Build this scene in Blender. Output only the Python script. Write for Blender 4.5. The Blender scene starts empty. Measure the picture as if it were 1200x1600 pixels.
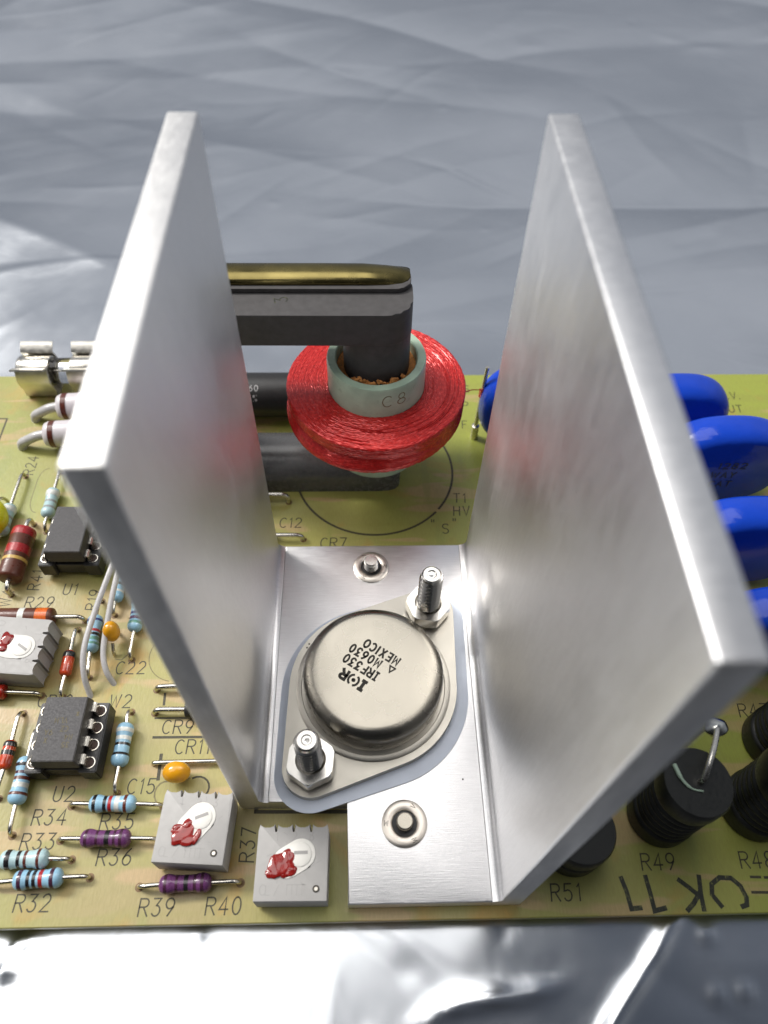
import bpy, bmesh, math, random
import numpy as np
from mathutils import Vector, Matrix

random.seed(7)
S = bpy.context.scene
S.unit_settings.system = 'METRIC'
S.unit_settings.scale_length = 0.001          # one unit = one millimetre
C = S.collection
PI = math.pi

# ------------------------------------------------------------------ camera
cam = bpy.data.cameras.new('camera')
camo = bpy.data.objects.new('camera', cam)
C.objects.link(camo)
S.camera = camo
PITCH, YAW, ROLL = math.radians(54.076), math.radians(2.361), math.radians(1.48)
fw = Vector((math.sin(YAW) * math.cos(PITCH), math.cos(YAW) * math.cos(PITCH), -math.sin(PITCH)))
r0 = Vector((math.cos(YAW), -math.sin(YAW), 0))
u0 = r0.cross(fw)
r2 = r0 * math.cos(ROLL) + u0 * math.sin(ROLL)
u2 = -r0 * math.sin(ROLL) + u0 * math.cos(ROLL)
M = Matrix.Identity(4)
for i in range(3):
    M[i][0], M[i][1], M[i][2] = r2[i], u2[i], -fw[i]
M.translation = (15.322, -70.98, 111.216)
camo.matrix_world = M
cam.sensor_fit = 'VERTICAL'
cam.sensor_height = 36
cam.lens = 36 * 1152.95 / 1600
cam.clip_start = 1
cam.clip_end = 6000
cam.dof.use_dof = True
cam.dof.focus_distance = 112
cam.dof.aperture_fstop = cam.lens * 1e-3 / 1.05

# ------------------------------------------------------------------ light
W = bpy.data.worlds.new('World')
S.world = W
W.use_nodes = True
nt = W.node_tree
bg = nt.nodes['Background']
tc = nt.nodes.new('ShaderNodeTexCoord')
sx = nt.nodes.new('ShaderNodeSeparateXYZ')
mr = nt.nodes.new('ShaderNodeMapRange')
cr = nt.nodes.new('ShaderNodeValToRGB')
nt.links.new(tc.outputs['Generated'], sx.inputs[0])
nt.links.new(sx.outputs['Z'], mr.inputs['Value'])
mr.inputs['From Min'].default_value = 0.0
mr.inputs['From Max'].default_value = 1.0
nt.links.new(mr.outputs[0], cr.inputs[0])
cr.color_ramp.elements[0].position = 0.0
cr.color_ramp.elements[0].color = (0.165, 0.18, 0.21, 1)
cr.color_ramp.elements[1].position = 1.0
cr.color_ramp.elements[1].color = (0.045, 0.055, 0.075, 1)
for p_, c_ in ((0.35, (0.225, 0.24, 0.27, 1)), (0.62, (0.34, 0.355, 0.385, 1)), (0.85, (0.12, 0.135, 0.165, 1))):
    e_ = cr.color_ramp.elements.new(p_)
    e_.color = c_
# the lit end of the room lies ahead, the dim end (and the photographer) behind the camera
my = nt.nodes.new('ShaderNodeMapRange')
my.interpolation_type = 'SMOOTHSTEP'
my.inputs['From Min'].default_value = -0.9
my.inputs['From Max'].default_value = 0.5
my.inputs['To Min'].default_value = 0.06
my.inputs['To Max'].default_value = 1.0
nt.links.new(sx.outputs['Y'], my.inputs['Value'])
vm = nt.nodes.new('ShaderNodeVectorMath')
vm.operation = 'SCALE'
nt.links.new(cr.outputs[0], vm.inputs[0])
nt.links.new(my.outputs[0], vm.inputs['Scale'])
nt.links.new(vm.outputs[0], bg.inputs['Color'])
bg.inputs['Strength'].default_value = 1.0


def area(name, loc, sx_, sy_, L, col=(1, 0.97, 0.92), rot=(0, 0, 0)):
    l = bpy.data.lights.new(name, 'AREA')
    l.shape = 'RECTANGLE'
    l.size, l.size_y = sx_, sy_
    l.energy = L * PI * sx_ * sy_
    l.color = col
    o = bpy.data.objects.new(name, l)
    C.objects.link(o)
    o.location = loc
    o.rotation_euler = rot
    return o


# a wide softly lit ceiling field and a pair of tubes up on the left
area('ceiling_light_field', (-930, -110, 1500), 1660, 480, 2.05, (1, 0.98, 0.95))
area('ceiling_light_field', (-560, 600, 1500), 1560, 920, 2.05, (1, 0.98, 0.95))
area('tube_lamp', (-1500, 650, 1440), 1200, 190, 33.0)
area('tube_lamp', (-1500, 850, 1440), 1200, 190, 33.0)
S.view_settings.view_transform = 'Standard'
S.view_settings.look = 'None'
S.view_settings.exposure = 0.52
S.view_settings.gamma = 1
S.view_settings.use_curve_mapping = False
S.cycles.use_denoising = True
S.cycles.max_bounces = 10


# ------------------------------------------------------------------ materials
def lin(r, g, b):
    f = lambda c: (c / 255 / 12.92) if c / 255 <= 0.04045 else ((c / 255 + 0.055) / 1.055) ** 2.4
    return (f(r), f(g), f(b), 1)


class NT:
    def __init__(s, name):
        s.m = bpy.data.materials.new(name)
        s.m.use_nodes = True
        s.t = s.m.node_tree
        s.p = s.t.nodes['Principled BSDF']
        s.tc = s.t.nodes.new('ShaderNodeTexCoord')

    def n(s, kind, **kw):
        x = s.t.nodes.new(kind)
        for k, v in kw.items():
            setattr(x, k, v)
        return x

    def l(s, a, b):
        s.t.links.new(a, b)

    def noise(s, scale, detail=3, rough=0.5, stretch=(1, 1, 1), distort=0):
        mp = s.n('ShaderNodeMapping')
        mp.inputs['Scale'].default_value = stretch
        s.l(s.tc.outputs['Object'], mp.inputs[0])
        x = s.n('ShaderNodeTexNoise')
        x.inputs['Scale'].default_value = scale
        x.inputs['Detail'].default_value = detail
        x.inputs['Roughness'].default_value = rough
        x.inputs['Distortion'].default_value = distort
        s.l(mp.outputs[0], x.inputs['Vector'])
        return x.outputs['Fac']

    def ramp(s, fac, stops):
        x = s.n('ShaderNodeValToRGB')
        e = x.color_ramp.elements
        while len(e) < len(stops):
            e.new(0.5)
        for q, (p, c) in zip(e, stops):
            q.position = p
            q.color = c if len(c) == 4 else (*c, 1)
        s.l(fac, x.inputs[0])
        return x.outputs[0]

    def rng(s, fac, a, b, lo=0.3, hi=0.7):
        x = s.n('ShaderNodeMapRange')
        x.inputs['From Min'].default_value = lo
        x.inputs['From Max'].default_value = hi
        x.inputs['To Min'].default_value = a
        x.inputs['To Max'].default_value = b
        s.l(fac, x.inputs['Value'])
        return x.outputs[0]

    def mix(s, fac, a, b):
        x = s.n('ShaderNodeMix', data_type='RGBA')
        for sock, v in ((x.inputs[0], fac), (x.inputs[6], a), (x.inputs[7], b)):
            if isinstance(v, (float, int)):
                sock.default_value = v
            elif isinstance(v, tuple):
                sock.default_value = v
            else:
                s.l(v, sock)
        return x.outputs[2]

    def bump(s, fac, dist, strength=1.0):
        x = s.n('ShaderNodeBump')
        x.inputs['Distance'].default_value = dist
        x.inputs['Strength'].default_value = strength
        s.l(fac, x.inputs['Height'])
        if s.p.inputs['Normal'].is_linked:
            s.l(s.p.inputs['Normal'].links[0].from_socket, x.inputs['Normal'])
        s.l(x.outputs[0], s.p.inputs['Normal'])


def simple(name, col, rough=0.5, metal=0.0, var=0.12, nscale=0.8, bump=0.0, bscale=4.0, coat=0.0, rvar=0.1, spec=0.5):
    k = NT(name)
    k.p.inputs['Metallic'].default_value = metal
    k.p.inputs['Specular IOR Level'].default_value = spec
    f = k.noise(nscale, 4)
    dark = tuple(c * (1 - var) for c in col[:3]) + (1,)
    lite = tuple(min(1, c * (1 + var)) for c in col[:3]) + (1,)
    k.l(k.ramp(f, [(0.3, dark), (0.7, lite)]), k.p.inputs['Base Color'])
    g = k.noise(nscale * 2.3, 3)
    k.l(k.rng(g, max(0.02, rough - rvar), min(1, rough + rvar)), k.p.inputs['Roughness'])
    if coat:
        k.p.inputs['Coat Weight'].default_value = coat
        k.p.inputs['Coat Roughness'].default_value = 0.08
    if bump:
        k.bump(k.noise(bscale, 4), bump)
    return k.m


MT = {}


def board_mat():
    k = NT('epoxy_board')
    big = k.noise(0.035, 2, 0.5, distort=0.6)
    med = k.noise(0.11, 3, 0.55, distort=0.8)
    band = k.noise(0.09, 2, 0.5, stretch=(0.25, 1.6, 1), distort=0.4)
    base = k.ramp(big, [(0.35, lin(162, 148, 98)), (0.52, lin(160, 152, 90)), (0.66, lin(154, 158, 78))])
    # the laminate is greener towards the back and the high-voltage side
    sp = k.n('ShaderNodeSeparateXYZ')
    k.l(k.tc.outputs['Object'], sp.inputs[0])
    ad = k.n('ShaderNodeMath', operation='ADD')
    my = k.n('ShaderNodeMath', operation='MULTIPLY')
    my.inputs[1].default_value = 0.75
    k.l(sp.outputs['X'], ad.inputs[0])
    k.l(sp.outputs['Y'], my.inputs[0])
    k.l(my.outputs[0], ad.inputs[1])
    g = k.rng(ad.outputs[0], 0, 0.75, -20, 60)
    base = k.mix(g, base, lin(156, 170, 64))
    amber = k.ramp(med, [(0.56, (0, 0, 0)), (0.72, (1, 1, 1))])
    m1 = k.n('ShaderNodeMath', operation='MULTIPLY')
    k.l(amber, m1.inputs[0])
    m1.inputs[1].default_value = 0.6
    base = k.mix(m1.outputs[0], base, lin(186, 140, 66))
    tr = k.ramp(band, [(0.52, (0, 0, 0)), (0.56, (1, 1, 1))])
    m2 = k.n('ShaderNodeMath', operation='MULTIPLY')
    k.l(tr, m2.inputs[0])
    m2.inputs[1].default_value = 0.3
    base = k.mix(m2.outputs[0], base, lin(150, 150, 74))
    band2 = k.noise(0.16, 2, 0.5, stretch=(0.3, 1.4, 1), distort=0.3)
    tr2 = k.ramp(band2, [(0.55, (0, 0, 0)), (0.6, (1, 1, 1))])
    m3 = k.n('ShaderNodeMath', operation='MULTIPLY')
    k.l(tr2, m3.inputs[0])
    m3.inputs[1].default_value = 0.5
    base = k.mix(m3.outputs[0], base, lin(196, 160, 124))
    band3 = k.noise(0.13, 2, 0.4, stretch=(1.5, 0.28, 1), distort=0.2)
    tr3 = k.ramp(band3, [(0.60, (0, 0, 0)), (0.64, (1, 1, 1))])
    m4 = k.n('ShaderNodeMath', operation='MULTIPLY')
    k.l(tr3, m4.inputs[0])
    m4.inputs[1].default_value = 0.45
    base = k.mix(m4.outputs[0], base, lin(142, 150, 78))
    # glass weave
    wv = k.noise(1.6, 2, 0.5, stretch=(3, 0.5, 1))
    base = k.mix(k.rng(wv, 0.0, 0.22, 0.35, 0.7), base, lin(122, 116, 62))
    k.l(base, k.p.inputs['Base Color'])
    k.l(k.rng(med, 0.32, 0.5), k.p.inputs['Roughness'])
    k.p.inputs['Subsurface Weight'].default_value = 0.0
    k.bump(k.noise(1.2, 3, stretch=(2, 1, 1)), 0.03)
    return k.m


def alu(name, stretch, rough=0.33, scr=0.02, col=(0.80, 0.79, 0.79, 1), grain=0.28):
    k = NT(name)
    k.p.inputs['Metallic'].default_value = 1
    f = k.noise(0.9, 5, 0.7, stretch=stretch)
    g = k.noise(0.05, 3, 0.6)
    gr = k.noise(3.2, 4, 0.85, stretch=(1, 1.3, 0.5))
    dk = tuple(c * 0.86 for c in col[:3]) + (1,)
    bc = k.ramp(f, [(0.3, dk), (0.7, col)])
    # fine satin grain and pale rub marks
    bc = k.mix(k.rng(gr, 0.0, grain, 0.35, 0.65), bc, tuple(c * 0.72 for c in col[:3]) + (1,))
    rub = k.noise(0.16, 5, 0.75, stretch=(1, 1.6, 0.45))
    bc = k.mix(k.rng(rub, 0.0, 0.35, 0.62, 0.74), bc, (0.9, 0.9, 0.9, 1))
    k.l(bc, k.p.inputs['Base Color'])
    a = k.n('ShaderNodeMath', operation='ADD')
    k.l(k.rng(g, rough - 0.04, rough + 0.05), a.inputs[0])
    k.l(k.rng(f, -0.05, 0.05), a.inputs[1])
    # dull smudges where the metal has been handled
    sm = k.noise(0.22, 5, 0.75, stretch=(1, 1.5, 0.5), distort=0.6)
    a2 = k.n('ShaderNodeMath', operation='ADD')
    k.l(a.outputs[0], a2.inputs[0])
    k.l(k.rng(sm, 0.0, 0.04, 0.5, 0.7), a2.inputs[1])
    k.l(a2.outputs[0], k.p.inputs['Roughness'])
    k.bump(f, scr)
    return k.m


def foil_mat():
    k = NT('metallised_film')
    k.p.inputs['Metallic'].default_value = 1
    g = k.noise(0.02, 3, 0.6)
    k.l(k.ramp(g, [(0.3, (0.63, 0.655, 0.69, 1)), (0.7, (0.72, 0.74, 0.77, 1))]), k.p.inputs['Base Color'])
    k.l(k.rng(k.noise(0.06, 3), 0.15, 0.24), k.p.inputs['Roughness'])
    k.bump(k.noise(0.05, 3, 0.5, distort=0.8), 0.15)
    return k.m


MT['board'] = board_mat()
MT['foil'] = foil_mat()
MT['alu_base'] = alu('brushed_aluminium', (0.35, 9, 1), 0.37, 0.03, (0.97, 0.96, 0.96, 1), 0.1)
MT['alu_wall'] = alu('milled_aluminium', (1, 4.5, 0.25), 0.42, 0.012, (0.88, 0.875, 0.88, 1))
MT['alu_side'] = alu('rolled_aluminium', (1, 7, 0.5), 0.34, 0.008)
MT['alu_cut'] = alu('sawn_aluminium', (5, 0.8, 5), 0.5, 0.02, (0.86, 0.85, 0.84, 1))
MT['nickel'] = simple('nickel_steel', (0.35, 0.325, 0.275, 1), 0.27, 1, 0.03, 0.15, 0, 6, rvar=0.015)
MT['nickel_flange'] = simple('nickel_flange', (0.44, 0.415, 0.365, 1), 0.38, 1, 0.04, 0.2, 0.004, 3, rvar=0.02)
MT['steel'] = simple('zinc_steel', (0.70, 0.68, 0.64, 1), 0.22, 1, 0.06, 0.4, 0, 4, rvar=0.04)
MT['fastener'] = simple('tinned_steel', (0.62, 0.57, 0.51, 1), 0.36, 1, 0.06, 0.5, 0, 4, rvar=0.04)
MT['lead'] = simple('tinned_wire', (0.64, 0.61, 0.55, 1), 0.25, 1, 0.15, 0.6, 0.004, 2, rvar=0.06)
MT['clip'] = simple('spring_clip_tin', (0.84, 0.81, 0.74, 1), 0.42, 1, 0.08, 0.5)
MT['pad'] = simple('insulator_blue', lin(222, 230, 244), 0.5, 0, 0.04, 0.3)
MT['ink'] = simple('black_ink', lin(64, 60, 42), 0.6, 0, 0.35, 2.5)
MT['inkfaint'] = simple('worn_ink', lin(116, 108, 70), 0.6, 0, 0.25, 2.5)
MT['marker'] = simple('marker_ink', lin(34, 38, 28), 0.5, 0, 0.5, 3)
def marker_mat():
    k = NT('dry_marker_ink')
    f = k.noise(1.1, 5, 0.8, stretch=(1.6, 0.7, 1))
    k.l(k.ramp(f, [(0.38, lin(30, 33, 26)), (0.55, lin(48, 50, 34)), (0.68, lin(128, 128, 70))]), k.p.inputs['Base Color'])
    k.p.inputs['Roughness'].default_value = 0.5
    return k.m


MT['marker'] = marker_mat()
MT['canink'] = simple('stamped_ink', lin(52, 48, 40), 0.6, 0, 0.2, 3)
MT['ferrite'] = simple('dark_ferrite', lin(84, 82, 82), 0.45, 0, 0.10, 0.8, 0.02, 6, rvar=0.06, spec=0.14)
MT['ferrite_smooth'] = simple('tumbled_ferrite', lin(84, 84, 84), 0.27, 0, 0.06, 0.4, 0, 4, rvar=0.03, spec=0.6)
MT['tube'] = simple('glass_epoxy_tube', lin(178, 200, 178), 0.35, 0, 0.12, 0.35, 0.01, 3)
MT['brass'] = simple('yellow_zinc_rod', (0.21, 0.17, 0.065, 1), 0.24, 1, 0.25, 0.15, rvar=0.06)
MT['cork'] = simple('cork_crumb', lin(206, 140, 78), 0.9, 0, 0.3, 2.0, 0.1, 3)
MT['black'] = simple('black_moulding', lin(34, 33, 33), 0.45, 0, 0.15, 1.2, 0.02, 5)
MT['chip'] = simple('chip_epoxy', lin(58, 56, 58), 0.55, 0, 0.08, 2.0, 0.015, 8)
MT['socket'] = simple('socket_plastic', lin(44, 43, 44), 0.4, 0, 0.1, 1.5, 0.01, 6)
MT['ringhole'] = simple('socket_hole', lin(70, 52, 44), 0.6, 0, 0.2, 2)
MT['chipink'] = simple('chip_print', lin(98, 90, 66), 0.7, 0, 0.2, 3)
MT['blue'] = simple('blue_epoxy_dip', lin(24, 66, 184), 0.15, 0, 0.06, 0.25, 0.12, 0.35, rvar=0.03, spec=0.35)
MT['blueink'] = simple('blue_cap_print', lin(10, 22, 88), 0.4)
MT['resblue'] = simple('resistor_blue', lin(146, 188, 212), 0.3, 0, 0.06, 1.5, 0.03, 1.2, coat=0.3)
MT['respale'] = simple('resistor_pale_blue', lin(176, 204, 208), 0.3, 0, 0.06, 1.5, 0.03, 1.2, coat=0.3)
MT['purple'] = simple('resistor_purple', lin(104, 58, 104), 0.28, 0, 0.12, 1.5, 0.03, 1.2, coat=0.3)
MT['brown'] = simple('carbon_brown', lin(92, 48, 34), 0.35, 0, 0.15, 1.2, 0.02, 3)
MT['trim'] = simple('trimmer_grey', lin(170, 168, 166), 0.6, 0, 0.03, 0.8, 0.01, 6)
MT['trimdark'] = simple('trimmer_emboss', lin(160, 158, 156), 0.6, 0, 0.05, 0.8)
MT['rotor'] = simple('rotor_white', lin(226, 224, 218), 0.45, 0, 0.03, 1)
MT['lacquer'] = simple('red_lacquer', lin(136, 26, 20), 0.14, 0, 0.2, 0.8, 0, 1.5, coat=0.5)
MT['bead'] = simple('yellow_bead', lin(214, 150, 24), 0.16, 0, 0.08, 0.6, 0.02, 1.5, coat=0.3)
MT['yellow'] = simple('yellow_capacitor', lin(204, 200, 24), 0.3, 0, 0.1, 0.5, coat=0.3)
MT['glassred'] = simple('diode_glass', lin(190, 66, 32), 0.1, 0, 0.25, 1.0, coat=0.8)
MT['darkred'] = simple('red_body', lin(158, 34, 22), 0.2, 0, 0.12, 0.8, coat=0.4)
MT['ceramic'] = simple('white_ceramic', lin(208, 202, 206), 0.35, 0, 0.04, 0.8)
MT['sleeve'] = simple('milky_sleeve', lin(186, 184, 184), 0.28, 0, 0.06, 0.8, coat=0.3)
MT['cylblack'] = simple('ridged_black', lin(26, 27, 23), 0.4, 0, 0.15, 1.0, 0.01, 4)
MT['print_white'] = simple('white_print', lin(176, 176, 176), 0.6)
MT['solder'] = simple('solder_blob', (0.62, 0.62, 0.58, 1), 0.2, 1, 0.08, 0.5)
MT['redwire'] = simple('red_enamel_wire', lin(176, 40, 24), 0.25, 0.2, 0.1, 2)
MT['fibre'] = simple('cut_laminate_edge', lin(140, 122, 70), 0.7, 0, 0.2, 1.5, 0.05, 3)


def glass_mat():
    k = NT('fuse_glass')
    k.p.inputs['Transmission Weight'].default_value = 1
    k.p.inputs['Roughness'].default_value = 0.03
    k.p.inputs['IOR'].default_value = 1.45
    return k.m


MT['glass'] = glass_mat()


def coil_mat():
    k = NT('red_enamelled_winding')
    f = k.noise(1.6, 3, 0.6)
    k.l(k.ramp(f, [(0.3, lin(176, 24, 24)), (0.6, lin(216, 44, 40)), (0.8, lin(232, 92, 80))]), k.p.inputs['Base Color'])
    k.p.inputs['Roughness'].default_value = 0.26
    k.p.inputs['Metallic'].default_value = 0.25
    k.p.inputs['Coat Weight'].default_value = 0.3
    k.p.inputs['Coat Roughness'].default_value = 0.2
    return k.m


MT['coil'] = coil_mat()
BC = dict(k=lin(30, 28, 30), n=lin(92, 44, 34), r=lin(164, 36, 40), w=lin(214, 216, 210), g=lin(104, 152, 138),
          b=lin(52, 62, 118), v=lin(88, 50, 92), o=lin(206, 96, 26), y=lin(204, 180, 40), s=lin(150, 152, 152),
          d=lin(196, 160, 84), m=lin(66, 34, 54))
for c_, v_ in BC.items():
    MT['band_' + c_] = simple('band_paint_' + c_, v_, 0.3, 0, 0.12, 2, coat=0.3)


# ------------------------------------------------------------------ mesh helpers
def obj(name, me, mat, parent=None, loc=(0, 0, 0), rot=(0, 0, 0)):
    o = bpy.data.objects.new(name, me)
    C.objects.link(o)
    if mat is not None and not me.materials:
        me.materials.append(MT[mat])
    o.parent = parent
    o.location = loc
    o.rotation_euler = rot
    return o


def thing(name, label, cat, loc=(0, 0, 0), rotz=0.0, group=None):
    o = bpy.data.objects.new(name, None)
    o.empty_display_size = 1
    C.objects.link(o)
    o.location = loc
    o.rotation_euler = (0, 0, rotz)
    tag(o, label, cat, group)
    return o


def tag(o, label, cat, group=None):
    o['label'] = label
    o['category'] = cat
    if group:
        o['group'] = group
    return o


def fin(bm, smooth=40, name='m'):
    bmesh.ops.recalc_face_normals(bm, faces=bm.faces)
    me = bpy.data.meshes.new(name)
    bm.to_mesh(me)
    bm.free()
    if smooth:
        me.shade_smooth()
        me.set_sharp_from_angle(angle=math.radians(smooth))
    return me


def pyd(v, f, smooth=0):
    me = bpy.data.meshes.new('m')
    me.from_pydata(v, [], f)
    me.validate()
    me.update()
    if smooth:
        me.shade_smooth()
        me.set_sharp_from_angle(angle=math.radians(smooth))
    return me


def box_bm(bm, x0, x1, y0, y1, z0, z1):
    vs = [bm.verts.new(p) for p in ((x0, y0, z0), (x1, y0, z0), (x1, y1, z0), (x0, y1, z0), (x0, y0, z1), (x1, y0, z1), (x1, y1, z1), (x0, y1, z1))]
    for q in ((0, 3, 2, 1), (4, 5, 6, 7), (0, 1, 5, 4), (1, 2, 6, 5), (2, 3, 7, 6), (3, 0, 4, 7)):
        bm.faces.new([vs[i] for i in q])


def box(x0, x1, y0, y1, z0, z1, bev=0.0, seg=2):
    bm = bmesh.new()
    box_bm(bm, x0, x1, y0, y1, z0, z1)
    if bev:
        bmesh.ops.bevel(bm, geom=bm.edges[:], offset=bev, segments=seg, affect='EDGES', profile=0.5)
    return fin(bm, 35)


def prism(pts, z0, z1, bev=0.0, seg=2, smooth=30):
    bm = bmesh.new()
    b = [bm.verts.new((x, y, z0)) for x, y in pts]
    t = [bm.verts.new((x, y, z1)) for x, y in pts]
    n = len(pts)
    bm.faces.new(b[::-1])
    bm.faces.new(t)
    for i in range(n):
        bm.faces.new((b[i], b[(i + 1) % n], t[(i + 1) % n], t[i]))
    if bev:
        ed = [e for e in bm.edges if abs(e.verts[0].co.z - e.verts[1].co.z) < 1e-6]
        bmesh.ops.bevel(bm, geom=ed, offset=bev, segments=seg, affect='EDGES', profile=0.5)
    return fin(bm, smooth)


def lathe(prof, n=32, axis='z', smooth=35, closed=False):
    """prof: list of (r, h); poles closed when r == 0"""
    v, f, rings = [], [], []
    for r, h in prof:
        if r < 1e-6:
            rings.append([len(v)])
            v.append((0, 0, h))
        else:
            rings.append(list(range(len(v), len(v) + n)))
            for i in range(n):
                a = 2 * PI * i / n
                v.append((r * math.cos(a), r * math.sin(a), h))
    prs = list(zip(rings, rings[1:]))
    if closed:
        prs.append((rings[-1], rings[0]))
    for a, b in prs:
        for i in range(n):
            j = (i + 1) % n
            if len(a) == 1 and len(b) == 1:
                continue
            if len(a) == 1:
                f.append((a[0], b[i], b[j]))
            elif len(b) == 1:
                f.append((a[i], b[0], a[j]))
            else:
                f.append((a[i], b[i], b[j], a[j]))
    if axis == 'x':
        v = [(z, x, y) for x, y, z in v]
    elif axis == 'y':
        v = [(y, z, x) for x, y, z in v]
    bm = bmesh.new()
    vs = [bm.verts.new(p) for p in v]
    for q in f:
        bm.faces.new([vs[i] for i in q])
    return fin(bm, smooth)


def spline(pts, sub=6):
    P = [Vector(p) for p in pts]
    P = [P[0] * 2 - P[1]] + P + [P[-1] * 2 - P[-2]]
    out = []
    for i in range(1, len(P) - 2):
        for k in range(sub):
            t = k / sub
            a, b, c, d = P[i - 1:i + 3]
            out.append(0.5 * ((2 * b) + (c - a) * t + (2 * a - 5 * b + 4 * c - d) * t * t + (3 * b - a - 3 * c + d) * t ** 3))
    out.append(P[-2])
    return out


def tube_bm(bm, pts, r, n=10, cap=True):
    P = [Vector(p) for p in pts]
    rr = r if isinstance(r, (list, tuple)) else [r] * len(P)
    t0 = (P[1] - P[0]).normalized()
    ref = Vector((0, 0, 1)) if abs(t0.z) < 0.9 else Vector((1, 0, 0))
    nrm = (ref - t0 * ref.dot(t0)).normalized()
    prev = None
    for i, p in enumerate(P):
        t = ((P[min(i + 1, len(P) - 1)] - P[max(i - 1, 0)])).normalized()
        nrm = (nrm - t * nrm.dot(t)).normalized()
        bn = t.cross(nrm)
        ring = [bm.verts.new(p + (nrm * math.cos(2 * PI * k / n) + bn * math.sin(2 * PI * k / n)) * rr[i]) for k in range(n)]
        if prev:
            for k in range(n):
                bm.faces.new((prev[k], prev[(k + 1) % n], ring[(k + 1) % n], ring[k]))
        elif cap:
            bm.faces.new(ring[::-1])
        prev = ring
    if cap:
        bm.faces.new(prev)


def tube(pts, r, n=10, smooth=50):
    bm = bmesh.new()
    tube_bm(bm, pts, r, n)
    return fin(bm, smooth)


def blob(rx, ry, rz, seed=0, amp=0.08, n=20, freq=1.0):
    rnd = random.Random(seed)
    ph = [(rnd.uniform(0.6, 2.2) * freq, rnd.uniform(0, 6), Vector((rnd.gauss(0, 1), rnd.gauss(0, 1), rnd.gauss(0, 1))).normalized()) for _ in range(6)]
    bm = bmesh.new()
    bmesh.ops.create_uvsphere(bm, u_segments=n, v_segments=n * 2 // 3, radius=1)
    for v in bm.verts:
        d = v.co.normalized()
        k = 1 + amp * sum(math.sin(3 * a * d.dot(w) + b) for a, b, w in ph) / 3
        v.co = Vector((d.x * rx * k, d.y * ry * k, d.z * rz * k))
    return fin(bm, 80)


# ------------------------------------------------------------------ stroke lettering
def arc(cx, cy, rx, ry, a0, a1, n=9):
    return [(cx + rx * math.cos(math.radians(a0 + (a1 - a0) * i / (n - 1))), cy + ry * math.sin(math.radians(a0 + (a1 - a0) * i / (n - 1)))) for i in range(n)]


G = {
    'R': [[(0, 0), (0, 1), (.35, 1)] + arc(.35, .76, .25, .24, 90, -90) + [(0, .52)], [(.28, .52), (.62, 0)]],
    'C': [arc(.36, .5, .34, .5, 50, 310, 15)],
    'U': [[(0, 1), (0, .3)] + arc(.29, .3, .29, .3, 180, 360) + [(.58, 1)]],
    'W': [[(0, 1), (.2, 0), (.4, .9), (.6, 0), (.8, 1)]],
    'M': [[(0, 0), (.04, 1), (.35, .25), (.66, 1), (.7, 0)]],
    'H': [[(0, 0), (0, 1)], [(.56, 0), (.56, 1)], [(0, .52), (.56, .52)]],
    'V': [[(0, 1), (.3, 0), (.6, 1)]],
    'T': [[(0, 1), (.6, 1)], [(.3, 1), (.3, 0)]],
    'I': [[(.12, 0), (.12, 1)]],
    'i': [[(.18, 0), (.18, 1)], [(0, 0), (.36, 0)], [(0, 1), (.36, 1)]],
    'P': [[(0, 0), (0, 1), (.35, 1)] + arc(.35, .74, .25, .26, 90, -90) + [(0, .48)]],
    'N': [[(0, 0), (0, 1), (.56, 0), (.56, 1)]],
    'S': [arc(.3, .75, .28, .25, 30, 260, 9) + arc(.3, .25, .28, .25, 80, -150, 9)],
    'F': [[(0, 0), (0, 1), (.5, 1)], [(0, .52), (.4, .52)]],
    'E': [[(.5, 0), (0, 0), (0, 1), (.5, 1)], [(0, .52), (.4, .52)]],
    'X': [[(0, 0), (.56, 1)], [(0, 1), (.56, 0)]],
    'O': [arc(.34, .5, .34, .5, 90, 450, 19)],
    'K': [[(0, 0), (0, 1)], [(.55, 1), (0, .42)], [(.18, .6), (.6, 0)]],
    'A': [[(0, 0), (.3, 1), (.6, 0)], [(.1, .35), (.5, .35)]],
    'L': [[(0, 1), (0, 0), (.5, 0)]],
    'Z': [[(0, 1), (.55, 1), (0, 0), (.55, 0)]],
    'Y': [[(0, 1), (.28, .5), (.56, 1)], [(.28, .5), (.28, 0)]],
    '0': [arc(.28, .5, .28, .5, 90, 450, 17)],
    '1': [[(.06, .82), (.2, 1), (.2, 0)]],
    '2': [arc(.28, .72, .27, .28, 160, -30, 9) + [(0, 0), (.58, 0)]],
    '3': [[(.02, 1), (.52, 1), (.25, .6)] + arc(.26, .3, .28, .3, 90, -150, 10)],
    '4': [[(.42, 0), (.42, 1), (0, .3), (.6, .3)]],
    '5': [[(.52, 1), (.08, 1), (.03, .58)] + arc(.27, .32, .28, .32, 120, -150, 10)],
    '6': [[(.45, 1), (.2, .75)] + arc(.28, .3, .28, .3, 165, 525, 15)],
    '7': [[(0, 1), (.55, 1), (.2, 0)]],
    '8': [arc(.28, .75, .22, .25, 270, 630, 13), arc(.28, .25, .28, .25, 90, 450, 13)],
    '9': [arc(.28, .7, .28, .3, -10, 350, 15) + [(.52, .5), (.2, 0)]],
    '.': [[(.06, 0), (.06, .08)]],
    ',': [[(.08, .1), (.02, -.1)]],
    '"': [[(.05, 1), (.05, .75)], [(.25, 1), (.25, .75)]],
    '%': [[(0, 0), (.6, 1)], arc(.12, .82, .12, .16, 90, 450, 9), arc(.48, .18, .12, .16, 90, 450, 9)],
    '/': [[(0, 0), (.45, 1)]],
    '^': [[(0, .1), (.36, .75), (.72, .1), (0, .1)]],
    '*': [[(0, .2), (.5, .8)], [(.5, .2), (0, .8)], [(.25, .1), (.25, .9)]],
    ' ': [],
}
ADV = {'I': .42, '1': .5, ' ': .5, '.': .35, ',': .3, '"': .5, 'W': 1.05, 'M': .98, 'i': .62, '^': 1.0}


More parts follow.
